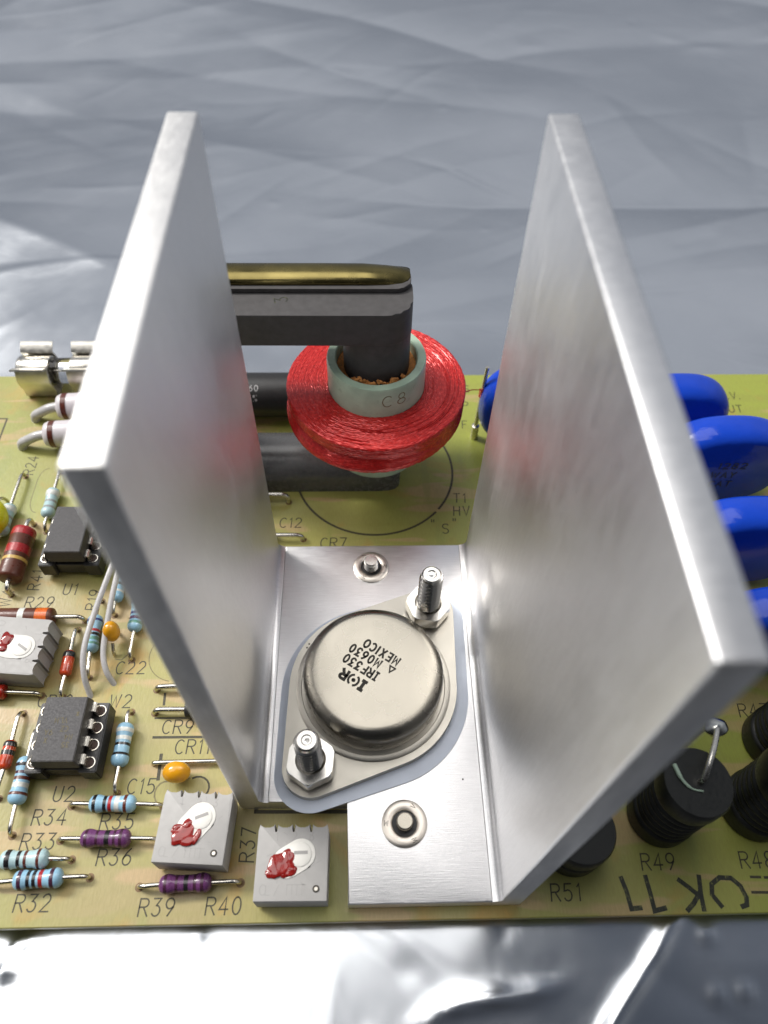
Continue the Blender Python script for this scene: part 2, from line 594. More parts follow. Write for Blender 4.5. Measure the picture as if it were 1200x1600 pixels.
def text_strokes(s, h, width=1.0, gap=0.0):
    out, x = [], 0.0
    for ch in s:
        for st in G[ch]:
            out.append([((x + px * width) * h, py * h) for px, py in st])
        x += ADV.get(ch, .84) * width + gap
    return out, x * h


def ribbon(v, f, pts, w, z, mapf=None):
    pts = [Vector(p) for p in pts]
    q = [pts[0]]
    for p in pts[1:]:
        if (p - q[-1]).length > 1e-5:
            q.append(p)
    pts = q
    n = len(pts)
    if n < 2:
        return
    d0 = (pts[1] - pts[0]).normalized()
    d1 = (pts[-1] - pts[-2]).normalized()
    pts[0] = pts[0] - d0 * w * 0.35
    pts[-1] = pts[-1] + d1 * w * 0.35
    base = len(v)
    for i in range(n):
        a = (pts[i] - pts[i - 1]).normalized() if i else d0
        b = (pts[i + 1] - pts[i]).normalized() if i < n - 1 else d1
        t = (a + b)
        t = t.normalized() if t.length > 1e-4 else a
        nr = Vector((-t.y, t.x))
        k = 1 / max(0.5, abs(nr.dot(Vector((-a.y, a.x)))))
        for s_ in (-1, 1):
            p = pts[i] + nr * (s_ * w / 2 * k)
            v.append((p.x, p.y, z) if mapf is None else mapf(p.x, p.y, z))
    for i in range(n - 1):
        a = base + 2 * i
        f.append((a, a + 2, a + 3, a + 1))


def lettering(name, strokes, w, mat, parent, loc, ang=0.0, mapf=None, rot=None):
    v, f = [], []
    for i, st in enumerate(strokes):
        ribbon(v, f, st, w, 0.006 + 0.004 * (i % 8), mapf)
    me = pyd(v, f)
    bm = bmesh.new()
    bm.from_mesh(me)
    for fc in bm.faces:
        if mapf is None and fc.normal.z < 0:
            fc.normal_flip()
    bm.to_mesh(me)
    bm.free()
    return obj(name, me, mat, parent, loc, rot or (0, 0, ang))


# ------------------------------------------------------------------ setting: the crumpled film
def foil():
    rng = np.random.default_rng(11)
    def axis(lo, hi, c, n, k):
        t = np.linspace(math.asinh((lo - c) / k), math.asinh((hi - c) / k), n)
        return c + k * np.sinh(t)
    xs = axis(-460, 500, 15, 620, 130)
    ys = axis(-240, 700, 0, 640, 90)
    X, Y = np.meshgrid(xs, ys)
    Z = np.zeros_like(X)
    for lam, amp, n in ((170, 1.9, 5), (90, 0.6, 6), (45, 0.08, 6)):
        for _ in range(n):
            a = rng.uniform(0, 2 * PI)
            a = a if rng.random() < 0.4 else rng.normal(PI / 2, 0.5)
            l = lam * rng.uniform(0.7, 1.4)
            wx = X + 14 * np.sin(Y / 47 + rng.uniform(0, 6))
            wy = Y + 14 * np.sin(X / 61 + rng.uniform(0, 6))
            Z += amp / n * 1.6 * np.sin(2 * PI * (wx * math.cos(a) + wy * math.sin(a)) / l + rng.uniform(0, 6))
    tt = np.clip((Y + 75) / 130, 0, 1)
    Z *= 0.10 + 0.90 * tt * tt * (3 - 2 * tt)
    def crease(x, y, ang, length, w, a):
        dx, dy = X - x, Y - y
        u = dx * math.cos(ang) + dy * math.sin(ang)
        d = -dx * math.sin(ang) + dy * math.cos(ang) + 0.05 * length * np.sin(u / length * 2.5 + x)
        return a * np.exp(-np.abs(d) / w) * np.exp(-(u / length) ** 4)
    for _ in range(60):
        ang = rng.normal(0.12, 0.4) if rng.random() < 0.75 else rng.uniform(0, PI)
        Z += crease(rng.uniform(-230, 260), rng.uniform(50, 340), ang, rng.uniform(18, 80), rng.uniform(5, 14), rng.uniform(-1.0, 1.0))
    for _ in range(24):
        ang = rng.normal(0.2, 0.35)
        Z += crease(rng.uniform(-230, 260), rng.uniform(55, 340), ang, rng.uniform(50, 140), rng.uniform(10, 24), rng.uniform(-2.6, 2.6))
    for _ in range(150):
        ang = rng.normal(0.15, 0.55) if rng.random() < 0.7 else rng.uniform(0, PI)
        Z += crease(rng.uniform(-220, 250), rng.uniform(48, 320), ang, rng.uniform(5, 34), rng.uniform(1.2, 3.5), rng.uniform(-0.26, 0.26))
    for _ in range(90):
        Z += crease(rng.uniform(-60, 110), rng.uniform(-95, -58), rng.uniform(0, PI), rng.uniform(2.5, 12), rng.uniform(0.6, 2.2), rng.uniform(-0.09, 0.09))
    for _ in range(14):
        Z += crease(rng.uniform(-60, 110), rng.uniform(-100, -58), rng.uniform(0, PI), rng.uniform(6, 22), rng.uniform(2, 6), rng.uniform(-0.15, 0.15))
    # the long fold in front of the board
    Z += crease(50, -66, math.radians(52), 14, 0.8, 0.8)
    Z += crease(31, -66.5, math.radians(12), 9, 0.9, 0.7)
    Z += crease(-32, -60, math.radians(75), 3, 0.8, 0.7)
    for _ in range(70):
        x, y = (rng.uniform(-180, 220), rng.uniform(45, 300)) if rng.random() < 0.5 else (rng.uniform(-50, 90), rng.uniform(-85, -57))
        r = rng.uniform(0.7, 1.8)
        Z += rng.uniform(-0.25, 0.3) * np.exp(-((X - x) ** 2 + (Y - y) ** 2) / r ** 2)
    Z -= 4.0
    inx = np.clip(np.minimum(X + 78, 124 - X) / 10, 0, 1)
    iny = np.clip(np.minimum(Y + 62, 50 - Y) / 10, 0, 1)
    k = inx * iny
    lim = -2.3
    Z = np.where(k > 0, np.minimum(Z, lim * 1.0 + 6 * (1 - np.clip(k * 4, 0, 1))), Z)
    n0, n1 = X.shape
    v = np.stack([X.ravel(), Y.ravel(), Z.ravel()], 1)
    idx = np.arange(n0 * n1).reshape(n0, n1)
    f = np.stack([idx[:-1, :-1].ravel(), idx[:-1, 1:].ravel(), idx[1:, 1:].ravel(), idx[1:, :-1].ravel()], 1)
    me = bpy.data.meshes.new('m')
    me.from_pydata(v.tolist(), [], f.tolist())
    me.shade_smooth()
    o = obj('foil_ground', me, 'foil')
    o['kind'] = 'structure'
    o['label'] = 'crumpled silver metallised film spread under the circuit board'


foil()

# ------------------------------------------------------------------ circuit board with its print
YB, YF = 45.9, -57.5
board = thing('circuit_board', 'yellow-green epoxy circuit board lying on crumpled silver film', 'circuit board', (0, 0, 0))
obj('laminate', box(-76, 120, YF, YB, -1.6, 0, 0.12, 1), 'board', board)


def plabel(s, x, y, h=2.1, ang=0.0, w=0.2, mat='ink', width=0.92, gap=0.06):
    st, L = text_strokes(s, h, width, gap)
    # drafted slope of the hand lettering
    st = [[(px + py * 0.06, py) for px, py in q] for q in st]
    lettering('printed_label', st, w, mat, board, (x, y, 0.0), ang)


for s_, x_, y_ in (('R34', -32.4, -44.7), ('R33', -33.2, -47.9), ('R35', -22.7, -45.4), ('R36', -22.2, -50.1), ('R32', -32.0, -55.6),
                   ('R39', -15.4, -56.4), ('R40', -6.5, -56.4), ('U2', -30.2, -41.5), ('C15', -19.8, -40.6), ('W2', -24.9, -27.6),
                   ('CR9', -16.1, -31.8), ('CR11', -13.7, -34.9), ('C22', -25.0, -22.0), ('U1', -36.7, -7.4), ('R29', -42.5, -9.9),
                   ('CR7', 7.0, 1.7), ('C12', -0.6, 6.2), ('T1', 31.8, 11.6), ('HV', 31.6, 8.6), ('S', 29.2, 4.6),
                   ('R51', 40.0, -55.6), ('R49', 53.2, -52.0), ('R48', 67.1, -52.0), ('R47', 73.5, -30.5)):
    plabel(s_, x_, y_)
plabel('"', 27.2, 5.6)
plabel('"', 31.2, 5.8)
plabel('H.V.', 90.3, 38.3, 2.0)
plabel('INPUT', 87.0, 34.5, 2.0)
plabel('F', 35.0, 30.4, 2.0)
plabel('S', 36.2, 40.6, 2.0)
plabel('P', 35.5, 35.8, 2.0)
for s_, x_, y_ in (('R19', -30.2, -10.4), ('R41', -40.9, -6.4), ('R37', -0.6, -50.0), ('R24', -48.4, 19.0), ('W4', -45.0, -9.6)):
    plabel(s_, x_, y_, 2.0, PI / 2)
plabel('CR10', -36.0, -27.3, 1.9)


def outline(st, w=0.22, mat='ink'):
    lettering('printed_outline', st, w, mat, board, (0, 0, 0))


outline([arc(17.0, 19.5, 15.1, 15.1, 200, 318, 60)], 0.42)
outline([arc(17.0, 19.5, 15.1, 15.1, 322, 400, 40)], 0.42)
outline([[(-17.2, -32.35), (-9.4, -32.4)]], 0.4)
outline([[(-17.4, -29.35), (-10.8, -29.4)]], 0.3)
outline([[(-16.5, -25.4), (-16.4, -27.2)]], 0.4)
outline([[(-15.6, -35.0), (-15.5, -38.6)]], 0.5)
outline([[(-0.95, -40.9), (-0.8, -43.0)]], 0.55)
outline([[(-0.9, -43.4), (12.4, -43.6)]], 0.5)
outline([arc(-15.4, -19.0, 4.6, 4.4, 130, 260, 20)], 0.14, 'inkfaint')
outline([[(-61, 33.6), (-57.3, 33.6), (-57.3, 20.0), (-61, 20)]], 0.35)
outline([arc(-45.6, 17.5, 1.6, 3, 90, 180, 6) + [(-47.2, 13)] + arc(-45.6, 13, 1.6, 3, 180, 270, 6)], 0.14, 'inkfaint')
outline([[(-24.6, -12.0), (-23.6, -12.4), (-23.3, -18.4), (-24.4, -19.6), (-25.4, -19.4)]], 0.2, 'inkfaint')
outline([arc(-14.2, -40.6, 1.5, 1.7, 80, 290, 10)], 0.25, 'inkfaint')
outline([arc(-9.6, -39.9, 1.7, 1.6, -60, 120, 10)], 0.28)
outline([[(68, -53.1), (69.3, -53.15)], [(69.9, -53.2), (71.2, -53.2)], [(67.6, -55.0), (71.5, -55.1)]], 0.35)
# hand-written OK 11 in marker, upside down
outline([[(50.0, -52.9), (50.4, -54.6), (50.6, -56.7), (51.9, -56.6)], [(53.4, -52.8), (53.6, -55), (53.7, -57.0), (55.2, -56.7)],
         [(60.8, -52.9), (60.5, -55), (60.4, -57.0)], [(57.9, -53.3), (59.0, -54.2), (60.2, -55.3)], [(60.3, -55.0), (59.2, -56.2), (58.2, -57.0)],
         [(62.9, -56.6), (62.0, -55.2), (62.3, -53.9), (63.6, -53.1), (65.2, -53.2), (66.2, -54.2), (66.6, -55.6), (66.4, -56.5), (65.7, -56.7)]], 0.62, 'marker')

# ------------------------------------------------------------------ heatsink
HW, YL, YR, XS, HH, TT, ZB = 32.75, -43.0, -55.95, 12.55, 77.2, 3.0, 3.2
sink = thing('heatsink', 'U-shaped brushed aluminium heatsink with two tall plates', 'heatsink', (0, 0, 0))
G1 = 1.25
bm = bmesh.new()
pts = [(G1, 0), (G1, YL), (XS, YL), (XS, YR), (HW - G1, YR), (HW - G1, 0)]
obj('base_plate', prism(pts, 0.02, ZB, 0.18, 2), 'alu_base', sink)


def wall(sgn, yf):
    """cross-section in x-z, extruded along y"""
    R = G1
    sec = [(-TT, 1.2), (-TT + 0.35, 0.35), (-TT + 1.2, 0.02), (R - 0.03, 0.02), (R - 0.03, ZB - 0.02)]
    sec += [(R - R * math.sin(math.radians(a)), ZB + R - R * math.cos(math.radians(a))) for a in (15, 30, 45, 60, 75, 90)]
    sec += [(0, HH), (-TT, HH)]
    n = len(sec)
    bm = bmesh.new()
    a = [bm.verts.new((x, yf, z)) for x, z in sec]
    b = [bm.verts.new((x, 0, z)) for x, z in sec]
    bm.faces.new(a)
    bm.faces.new(b[::-1])
    for i in range(n):
        bm.faces.new((a[i], a[(i + 1) % n], b[(i + 1) % n], b[i]))
    top = [e for e in bm.edges if e.verts[0].co.z > HH - 0.01 or e.verts[1].co.z > HH - 0.01]
    bmesh.ops.bevel(bm, geom=top, offset=0.32, segments=3, affect='EDGES', profile=0.5)
    if sgn > 0:
        for v in bm.verts:
            v.co.x = HW - v.co.x
    me = fin(bm, 40)
    me.materials.append(MT['alu_wall'])
    me.materials.append(MT['alu_cut'])
    for p in me.polygons:
        if abs(p.normal.x) < 0.75 and p.normal.z > 0.3 and p.center.z > HH - 0.5:
            p.material_index = 1
    return me


obj('side_plate', wall(-1, YL), None, sink)
obj('side_plate', wall(1, YR), None, sink)


for x_, y_ in ((28.9, -40.2), (2.6, -27.3)):
    obj('scratch_pit', lathe([(0, 0.012), (0.12, 0.012), (0.14, 0)], 9), 'canink', sink, (x_, y_, ZB))
# clinch studs in the base
def clinch(x, y, r, threaded, label, ztop):
    t = thing('clinch_stud', label, 'fastener', (x, y, ZB), random.uniform(0, 6), 'studs clinched into the heatsink base')
    obj('collar', lathe([(1.75, 0.02), (1.75, 0.3), (1.95, 0.42), (r - 0.35, 0.42), (r, 0.25), (r, 0.02)], 48, closed=True), 'fastener', t)
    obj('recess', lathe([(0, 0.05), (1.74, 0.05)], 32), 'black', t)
    prof = [(1.12, 0.06)]
    if threaded:
        z = 0.3
        while z < ztop - 0.5:
            prof += [(1.0, z), (1.22, z + 0.22)]
            z += 0.44
    prof += [(1.15, ztop - 0.2), (1.0, ztop), (0, ztop)]
    obj('stud', lathe(prof, 32, smooth=50), 'steel' if threaded else 'nickel', t)
    for k in range(3):
        st, L = text_strokes('M' if k else 'V', 0.7)
        a = k * 2.1
        lettering('stamped_mark', st, 0.1, 'canink', t, ((r - 0.85) * math.cos(a), (r - 0.85) * math.sin(a), 0.425), a)


clinch(16.1, -4.5, 3.0, True, 'threaded stud in round collar at the back of the heatsink base', 2.4)
clinch(20.3, -46.1, 3.15, False, 'smooth round stud in collar at the front of the heatsink base', 1.7)


# ------------------------------------------------------------------ power transistor
TX, TY, TA = 16.2, -26.42, math.radians(54.1)


def hull2(Rb, rs, half, n=24):
    """rounded diamond: big circle at the middle, small circles at +-half on x"""
    out = []
    al = math.acos((Rb - rs) / half)
    for c, r, a0, a1 in ((half, rs, -al, al), (0, Rb, al, PI - al), (-half, rs, PI - al, PI + al), (0, Rb, PI + al, 2 * PI - al)):
        for i in range(n):
            a = a0 + (a1 - a0) * i / (n - 1)
            out.append((c + r * math.cos(a), r * math.sin(a)))
    q = [out[0]]
    for p in out[1:]:
        if math.hypot(p[0] - q[-1][0], p[1] - q[-1][1]) > 1e-3:
            q.append(p)
    return q


pad = obj('insulator_pad', prism(hull2(14.3, 5.3, 15.4), 0.0, 0.25, 0.05, 1), 'pad', None, (TX + 0.25, TY - 0.55, ZB + 0.02), (0, 0, TA - 0.02))
tag(pad, 'pale blue insulating pad under the metal can transistor', 'insulator')
tr = thing('power_transistor', 'round nickel can transistor with diamond flange bolted to the heatsink', 'transistor', (TX, TY, ZB + 0.29), TA)
obj('flange', prism(hull2(12.7, 4.25, 15.075), 0.0, 1.5, 0.16, 2), 'nickel_flange', tr)
obj('weld_ring', lathe([(0, 1.48), (11.7, 1.48), (11.7, 1.75), (11.3, 1.95), (10.9, 1.95), (10.8, 1.8), (10.3, 1.8), (0, 1.8)], 96), 'nickel_flange', tr)
ct = 7.4
prof = [(10.25, 1.8), (10.32, 2.4), (10.38, 4.6)] + [(10.38 - 1.7 + 1.7 * math.cos(math.radians(a)), ct - 1.9 + 1.9 * math.sin(math.radians(a))) for a in range(0, 91, 9)]
prof += [(8.0, ct + 0.02), (5, ct + 0.04), (0, ct + 0.05)]
can = obj('can', lathe(prof, 128, smooth=60), 'nickel', tr)
TXT_A = math.radians(146) - TA


TD = Vector((math.cos(math.radians(146)), math.sin(math.radians(146))))
TU = Vector((-TD.y, TD.x))


def canlabel(strokes, along, up, h, w):
    """along, up: centre line of the first letter measured along and across the reading direction"""
    q = (TD * along + TU * (up - h / 2)).to_3d()
    q.rotate(Matrix.Rotation(-TA, 3, 'Z'))
    lettering('stamped_marking', strokes, w, 'canink', can, (q.x, q.y, ct + 0.05), TXT_A)


canlabel(text_strokes('MEXICO', 1.28, 0.86, 0.12)[0], -2.55, -2.75, 1.28, 0.30)
canlabel(text_strokes('M0630', 1.28, 0.86, 0.12)[0], -0.5, -0.98, 1.28, 0.30)
canlabel(text_strokes('^', 1.4, 0.9)[0], -2.75, -1.1, 1.4, 0.24)
canlabel(text_strokes('iRF330', 1.28, 0.86, 0.1)[0], -1.2, 0.85, 1.28, 0.30)
canlabel(text_strokes('i', 1.4, 1.1)[0], -0.42, 3.1, 1.4, 0.5)
canlabel(text_strokes('R', 1.4, 1.05)[0], 2.6, 3.1, 1.4, 0.46)
st_ = [arc(0.75, .5, .45, .55, 110, 250, 8), arc(0.95, .5, .45, .55, 70, -70, 8), arc(0.85, .5, .1, .1, 0, 330, 8)]
canlabel([[(x * 1.4, y * 1.4) for x, y in q] for q in st_], 0.2, 3.1, 1.4, 0.34)
# small pits on the flange
for k_, (x_, y_) in enumerate(((-1.0, 12.0), (-0.3, 12.1), (-9.5, -5.6), (-8.6, -6.4))):
    obj('flange_pit', lathe([(0, 0.0), (0.16, 0.0), (0.1, 0.02), (0, 0.02)], 10), 'canink', tr, (x_, y_, 1.505))


def bolt(sg, ztop, label, rz):
    t = thing('mounting_bolt', label, 'bolt', (TX + sg * 15.075 * math.cos(TA), TY + sg * 15.075 * math.sin(TA), ZB + 0.29 + 1.5), rz, 'bolts through the transistor flange')
    # split washer
    obj('lock_washer', lathe([(1.6, 0.02), (2.75, 0.02), (2.8, 0.1), (2.8, 0.7), (2.75, 0.78), (1.6, 0.78)], 40, closed=True), 'steel', t)
    # hexagon nut with chamfered corners
    n, AF, z0, z1 = 48, 3.15, 0.8, 3.25
    v, f = [], []
    rows = [(z0, 0.2), (z0 + 0.35, 0.0), (z1 - 0.4, 0.0), (z1, 0.34)]
    RC = AF / math.cos(PI / 6)
    for z, c in rows:
        for i in range(n):
            a = 2 * PI * i / n
            k = ((a + PI / 6) % (PI / 3)) - PI / 6
            r = min(AF / math.cos(k), RC * 0.985 - c * 0.5)
            v.append((r * math.cos(a), r * math.sin(a), z))
    for z in (z1, z1 - 0.35):
        rr_ = 2.15 if z == z1 else 1.6
        for i in range(n):
            a = 2 * PI * i / n
            v.append((rr_ * math.cos(a), rr_ * math.sin(a), z))
    for r_ in range(5):
        for i in range(n):
            j = (i + 1) % n
            f.append((r_ * n + i, r_ * n + j, (r_ + 1) * n + j, (r_ + 1) * n + i))
    obj('nut', pyd(v, f, 22), 'steel', t)
    # threaded end as a real helix
    v, f = [], []
    pitch, n, R0, R1 = 1.05, 36, 1.38, 1.84
    zs = np.arange(2.2, ztop - 0.75, pitch / 8)
    for z in zs:
        for i in range(n):
            ph = (z / pitch - i / n) % 1.0
            r = R0 + (R1 - R0) * (1 - abs(2 * ph - 1)) ** 0.8
            a = 2 * PI * i / n
            v.append((r * math.cos(a), r * math.sin(a), z))
    for z, r in ((ztop - 0.7, 1.5), (ztop - 0.55, 1.58), (ztop - 0.2, 1.5), (ztop, 1.25), (ztop, 0.75), (ztop - 0.12, 0.6), (ztop - 0.1, 0.25), (ztop - 0.18, 0.05)):
        for i in range(n):
            a = 2 * PI * i / n
            v.append((r * math.cos(a), r * math.sin(a), z))
    rows = len(v) // n
    for r_ in range(rows - 1):
        for i in range(n):
            j = (i + 1) % n
            f.append((r_ * n + i, r_ * n + j, (r_ + 1) * n + j, (r_ + 1) * n + i))
    f.append(tuple(range((rows - 1) * n, rows * n)))
    obj('threaded_end', pyd(v, f, 32), 'steel', t)


bolt(1, 11.9, 'steel bolt end and hex nut at the back corner of the transistor flange', 0.35)
bolt(-1, 11.3, 'steel bolt end and hex nut at the front left corner of the transistor flange', 0.95)

# ------------------------------------------------------------------ transformer
tf = thing('transformer', 'ferrite core transformer with red wire coil standing behind the heatsink', 'transformer', (17.2, 20.0, 0))


def core_bar(x0, x1, y0, y1, z0, z1, rnd, endr, name):
    """rounded-end bar along x; rnd rounds the long top edges"""
    pts = [(x0, y0), (x1 - endr, y0)] + [(x1 - endr + endr * math.sin(math.radians(a)), y0 + endr - endr * math.cos(math.radians(a))) for a in range(10, 90, 10)]
    pts += [(x1, y0 + endr), (x1, y1 - endr)] + [(x1 - endr + endr * math.cos(math.radians(a)), y1 - endr + endr * math.sin(math.radians(a))) for a in range(10, 90, 10)]
    pts += [(x1 - endr, y1), (x0, y1)]
    return prism(pts, z0, z1, rnd, 3, 35)


up = obj('upper_core', core_bar(-35, 5.4, -4.9, 5.6, 35.3, 41.0, 0.25, 4.0, ''), 'ferrite', tf)
st, L = text_strokes('3', 1.9)
lettering('pencilled_mark', st, 0.22, 'marker', up, (-13.2, -1.6, 41.0), PI / 2 + 0.2)
obj('core_leg', prism([(x, y + 0.35) for x, y in hull2(5.15, 5.0, 0.4)], 9, 35.3, 0, 1, 50), 'ferrite', tf)
obj('core_leg', prism([(x - 29.5, y) for x, y in hull2(5.5, 5.3, 0.4)], 6.0, 35.3, 0, 1, 50), 'ferrite', tf)
# lower core: half-round bar lying on the board
bm = bmesh.new()
sec = [(-5.6, 0.05), (-5.6, 3.0)] + [(-5.6 * math.cos(math.radians(a)), 3.0 + 4.2 * math.sin(math.radians(a))) for a in range(10, 171, 10)] + [(5.6, 3.0), (5.6, 0.05)]
xs_ = [-35, 0.6, 2.4, 3.6, 4.3, 4.6]
sc_ = [1, 1, 0.97, 0.88, 0.72, 0.5]
prev = None
for x, k in zip(xs_, sc_):
    ring = [bm.verts.new((x, y * (0.25 + 0.75 * k), z if z < 0.1 else z * (0.75 + 0.25 * k))) for y, z in sec]
    if prev:
        for i in range(len(sec)):
            j = (i + 1) % len(sec)
            bm.faces.new((prev[i], prev[j], ring[j], ring[i]))
    else:
        bm.faces.new(ring)
    prev = ring
bm.faces.new(prev[::-1])
obj('lower_core', fin(bm, 40), 'ferrite_smooth', tf)
# yellow-plated half-round clamp bar lying along the back of the upper core
bm = bmesh.new()
sec = [(-2.3, 0.0), (-2.35, 0.3)] + [(-2.35 * math.cos(math.radians(a)), 0.3 + 0.95 * math.sin(math.radians(a))) for a in range(15, 170, 15)] + [(2.35, 0.3), (2.3, 0.0)]
prev = None
for x, k, dy, dz in ((-36, 1, 0, 0), (-8, 1, 0, 0), (-2, 1, 0, -.05), (1.5, .97, 0, -.3), (3.8, .88, 0.2, -.65), (4.7, .7, 0.4, -.85), (5.1, .45, 0.6, -1.1)):
    ring = [bm.verts.new((x, 3.5 + dy + y * k, 41.75 + max(z + dz, 0) * (0.4 + 0.6 * k))) for y, z in sec]
    if prev:
        for i in range(len(sec)):
            j = (i + 1) % len(sec)
            bm.faces.new((prev[i], prev[j], ring[j], ring[i]))
    else:
        bm.faces.new(ring)
    prev = ring
bm.faces.new(prev[::-1])
obj('clamp_bar', fin(bm, 45), 'brass', tf)
obj('clamp_saddle', core_bar(-35, 5.2, 0.3, 5.9, 41.02, 41.75, 0.1, 2.4, ''), 'ferrite', tf)
# bobbin tube
tb = obj('bobbin_tube', lathe([(6.6, 7.3), (8.1, 7.3), (8.15, 28.6), (8.0, 28.95), (6.8, 28.95), (6.6, 28.7)], 72, closed=True), 'tube', tf)


def oncyl(R, a0):
    return lambda x, y, z: ((R + z) * math.cos(a0 + x / R), (R + z) * math.sin(a0 + x / R), y)


st, L = text_strokes('C8', 2.3, 1.1, 0.2)
lettering('pencilled_mark', st, 0.15, 'inkfaint', tb, (0, 0, 25.3), mapf=oncyl(8.16, -PI / 2 + 0.1))
# packing crumbs between leg and tube
rnd = random.Random(5)
bm = bmesh.new()
for k in range(150):
    a = rnd.uniform(-2.35, -0.7)
    r = rnd.uniform(5.5, 6.4)
    z = 27.2 + rnd.uniform(-0.6, 1.3) * (0.5 + abs(math.sin(a * 7)))
    mtx = Matrix.Translation((r * math.cos(a), r * math.sin(a), z)) @ Matrix.Rotation(rnd.uniform(0, 6), 4, (rnd.random(), rnd.random(), rnd.random() + 0.1)) @ Matrix.Diagonal((rnd.uniform(.25, .6), rnd.uniform(.2, .4), rnd.uniform(.25, .7), 1))
    bmesh.ops.create_icosphere(bm, subdivisions=1, radius=1, matrix=mtx)
pk = obj('cork_packing', fin(bm, 20), 'cork', tf)
pk['kind'] = 'stuff'
obj('packing_base', lathe([(5.3, 25.0), (5.3, 26.9), (6.55, 26.9), (6.55, 25.0)], 48, closed=True), 'cork', tf)


def winding():
    """path around the section of the pancake coil, ridged by single wires that wander with the angle"""
    n = 420
    path = []
    for i in range(100):
        t = i / 99
        path.append((8.2 + t * 6.55, 23.0 + 0.12 * math.sin(t * PI), 0, 1))
    for i in range(1, 9):
        a = PI / 2 * i / 8
        path.append((14.75 + 0.3 * math.sin(a), 22.72 + 0.28 * math.cos(a), math.sin(a), math.cos(a)))
    for i in range(1, 55):
        t = i / 54
        path.append((15.05 - 0.1 * t, 22.72 - t * 4.6, 1, 0))
    for i in range(1, 30):
        t = i / 29
        path.append((14.95 - t * 6.7, 18.12 - 0.6 * t, 0, -1))
    s = [0.0]
    for a, b in zip(path, path[1:]):
        s.append(s[-1] + math.hypot(a[0] - b[0], a[1] - b[1]))
    s = np.array(s)
    P = np.array(path)
    th = np.linspace(0, 2 * PI, n, endpoint=False)
    Sg, T = np.meshgrid(s, th, indexing='ij')
    tri = lambda x: 2 / PI * np.arcsin(np.sin(x))
    low = 0.10 * np.sin(3 * T + 1 + 0.9 * Sg) + 0.05 * np.sin(17 * T + 2.1 * Sg) + 0.04 * np.sin(41 * T - 3.7 * Sg)
    pitch = 0.31
    r1 = np.abs(np.sin(PI * (Sg + 0.55 * tri(7 * T + 0.35 * Sg) + low) / pitch)) ** 0.6
    r2 = np.abs(np.sin(PI * (Sg - 0.55 * tri(7 * T - 0.3 * Sg) - low) / pitch)) ** 0.6
    m1 = np.clip(0.5 + 1.6 * np.sin(11 * T + 5.1 * Sg + 2 * np.sin(3 * T)), 0, 1)
    jit = 0.75 + 0.25 * np.sin(PI * np.floor(Sg / pitch) * 7.3 + 4 * T)
    dsp = 0.15 * jit * np.maximum(r1 * m1, r2 * (1 - m1))
    # the lower bundle of turns bulges out at the front left and leaves a groove above it
    side = np.clip((Sg - s[106]) / (s[160] - s[106]), 0, 1)
    left = np.clip(np.cos(T - math.radians(232)), 0, 1) ** 1.5
    bul = np.exp(-((side - 0.86) / 0.16) ** 2) * 0.65 * left - np.exp(-((side - 0.5) / 0.10) ** 2) * 0.55 * left
    bul = np.where((Sg > s[106]) & (Sg <= s[165]), bul, 0)
    R_ = P[:, 0][:, None] + P[:, 2][:, None] * (dsp + bul)
    Z_ = P[:, 1][:, None] + P[:, 3][:, None] * dsp - 0.9 * np.where(Sg > s[106], side * left, 0)
    v = np.stack([(R_ * np.cos(T)).ravel(), (R_ * np.sin(T)).ravel(), Z_.ravel()], 1)
    m = len(s)
    idx = np.arange(m * n).reshape(m, n)
    nx = np.roll(idx, -1, 1)
    f = np.stack([idx[:-1].ravel(), nx[:-1].ravel(), nx[1:].ravel(), idx[1:].ravel()], 1)
    me = bpy.data.meshes.new('m')
    me.from_pydata(v.tolist(), [], f.tolist())
    bm = bmesh.new()
    bm.from_mesh(me)
    bmesh.ops.recalc_face_normals(bm, faces=bm.faces)
    bm.to_mesh(me)
    bm.free()
    me.shade_smooth()
    return me


cw = obj('coil_winding', winding(), 'coil', tf)
# a few turns that stray from the layer
rnd = random.Random(3)
for k in range(16):
    a0 = rnd.uniform(3.2, 6.2)
    da = rnd.uniform(0.5, 1.3)
    r = rnd.uniform(9.2, 14.3)
    dr = rnd.uniform(-0.6, 0.6)
    pts = []
    for i in range(22):
        t = i / 21
        rr_ = r + dr * t
        zz = 23.1 + 0.12 * math.sin(max(0, min(1, (rr_ - 8.2) / 6.55)) * PI) + 0.1 * math.sin(t * PI) - (0.15 if i in (0, 21) else 0)
        pts.append((rr_ * math.cos(a0 + da * t), rr_ * math.sin(a0 + da * t), zz))
    obj('stray_turn', tube(pts, 0.09, 5), 'coil', cw)

# ------------------------------------------------------------------ resistors and diodes
PROF = {
    'bone': [(0, 0), (.35, 0), (.62, .02), (.86, .06), (.98, .12), (1, .19), (.95, .25), (.86, .30), (.85, .5)],
    'cyl': [(0, 0), (.8, 0), (.95, .02), (1, .05), (1, .5)],
    'glass': [(0, 0), (.5, 0), (.85, .05), (1, .13), (1, .5)],
}


def full_prof(kind, L, r):
    h = PROF[kind]
    a = [(p * r, -L / 2 + q * L) for p, q in h]
    b = [(p * r, L / 2 - q * L) for p, q in h[::-1]]
    return a + b[1:]


def prof_r(prof, x):
    for (r0_, x0), (r1_, x1) in zip(prof, prof[1:]):
        if x0 <= x <= x1 and x1 > x0:
            return r0_ + (r1_ - r0_) * (x - x0) / (x1 - x0)
    return prof[len(prof) // 2][0]


HOLE = lathe([(0, 0.012), (0.42, 0.012), (0.6, 0.004)], 16)
MT['hole'] = simple('drilled_hole_rim', lin(112, 84, 44), 0.5, 0, 0.3, 1.5)


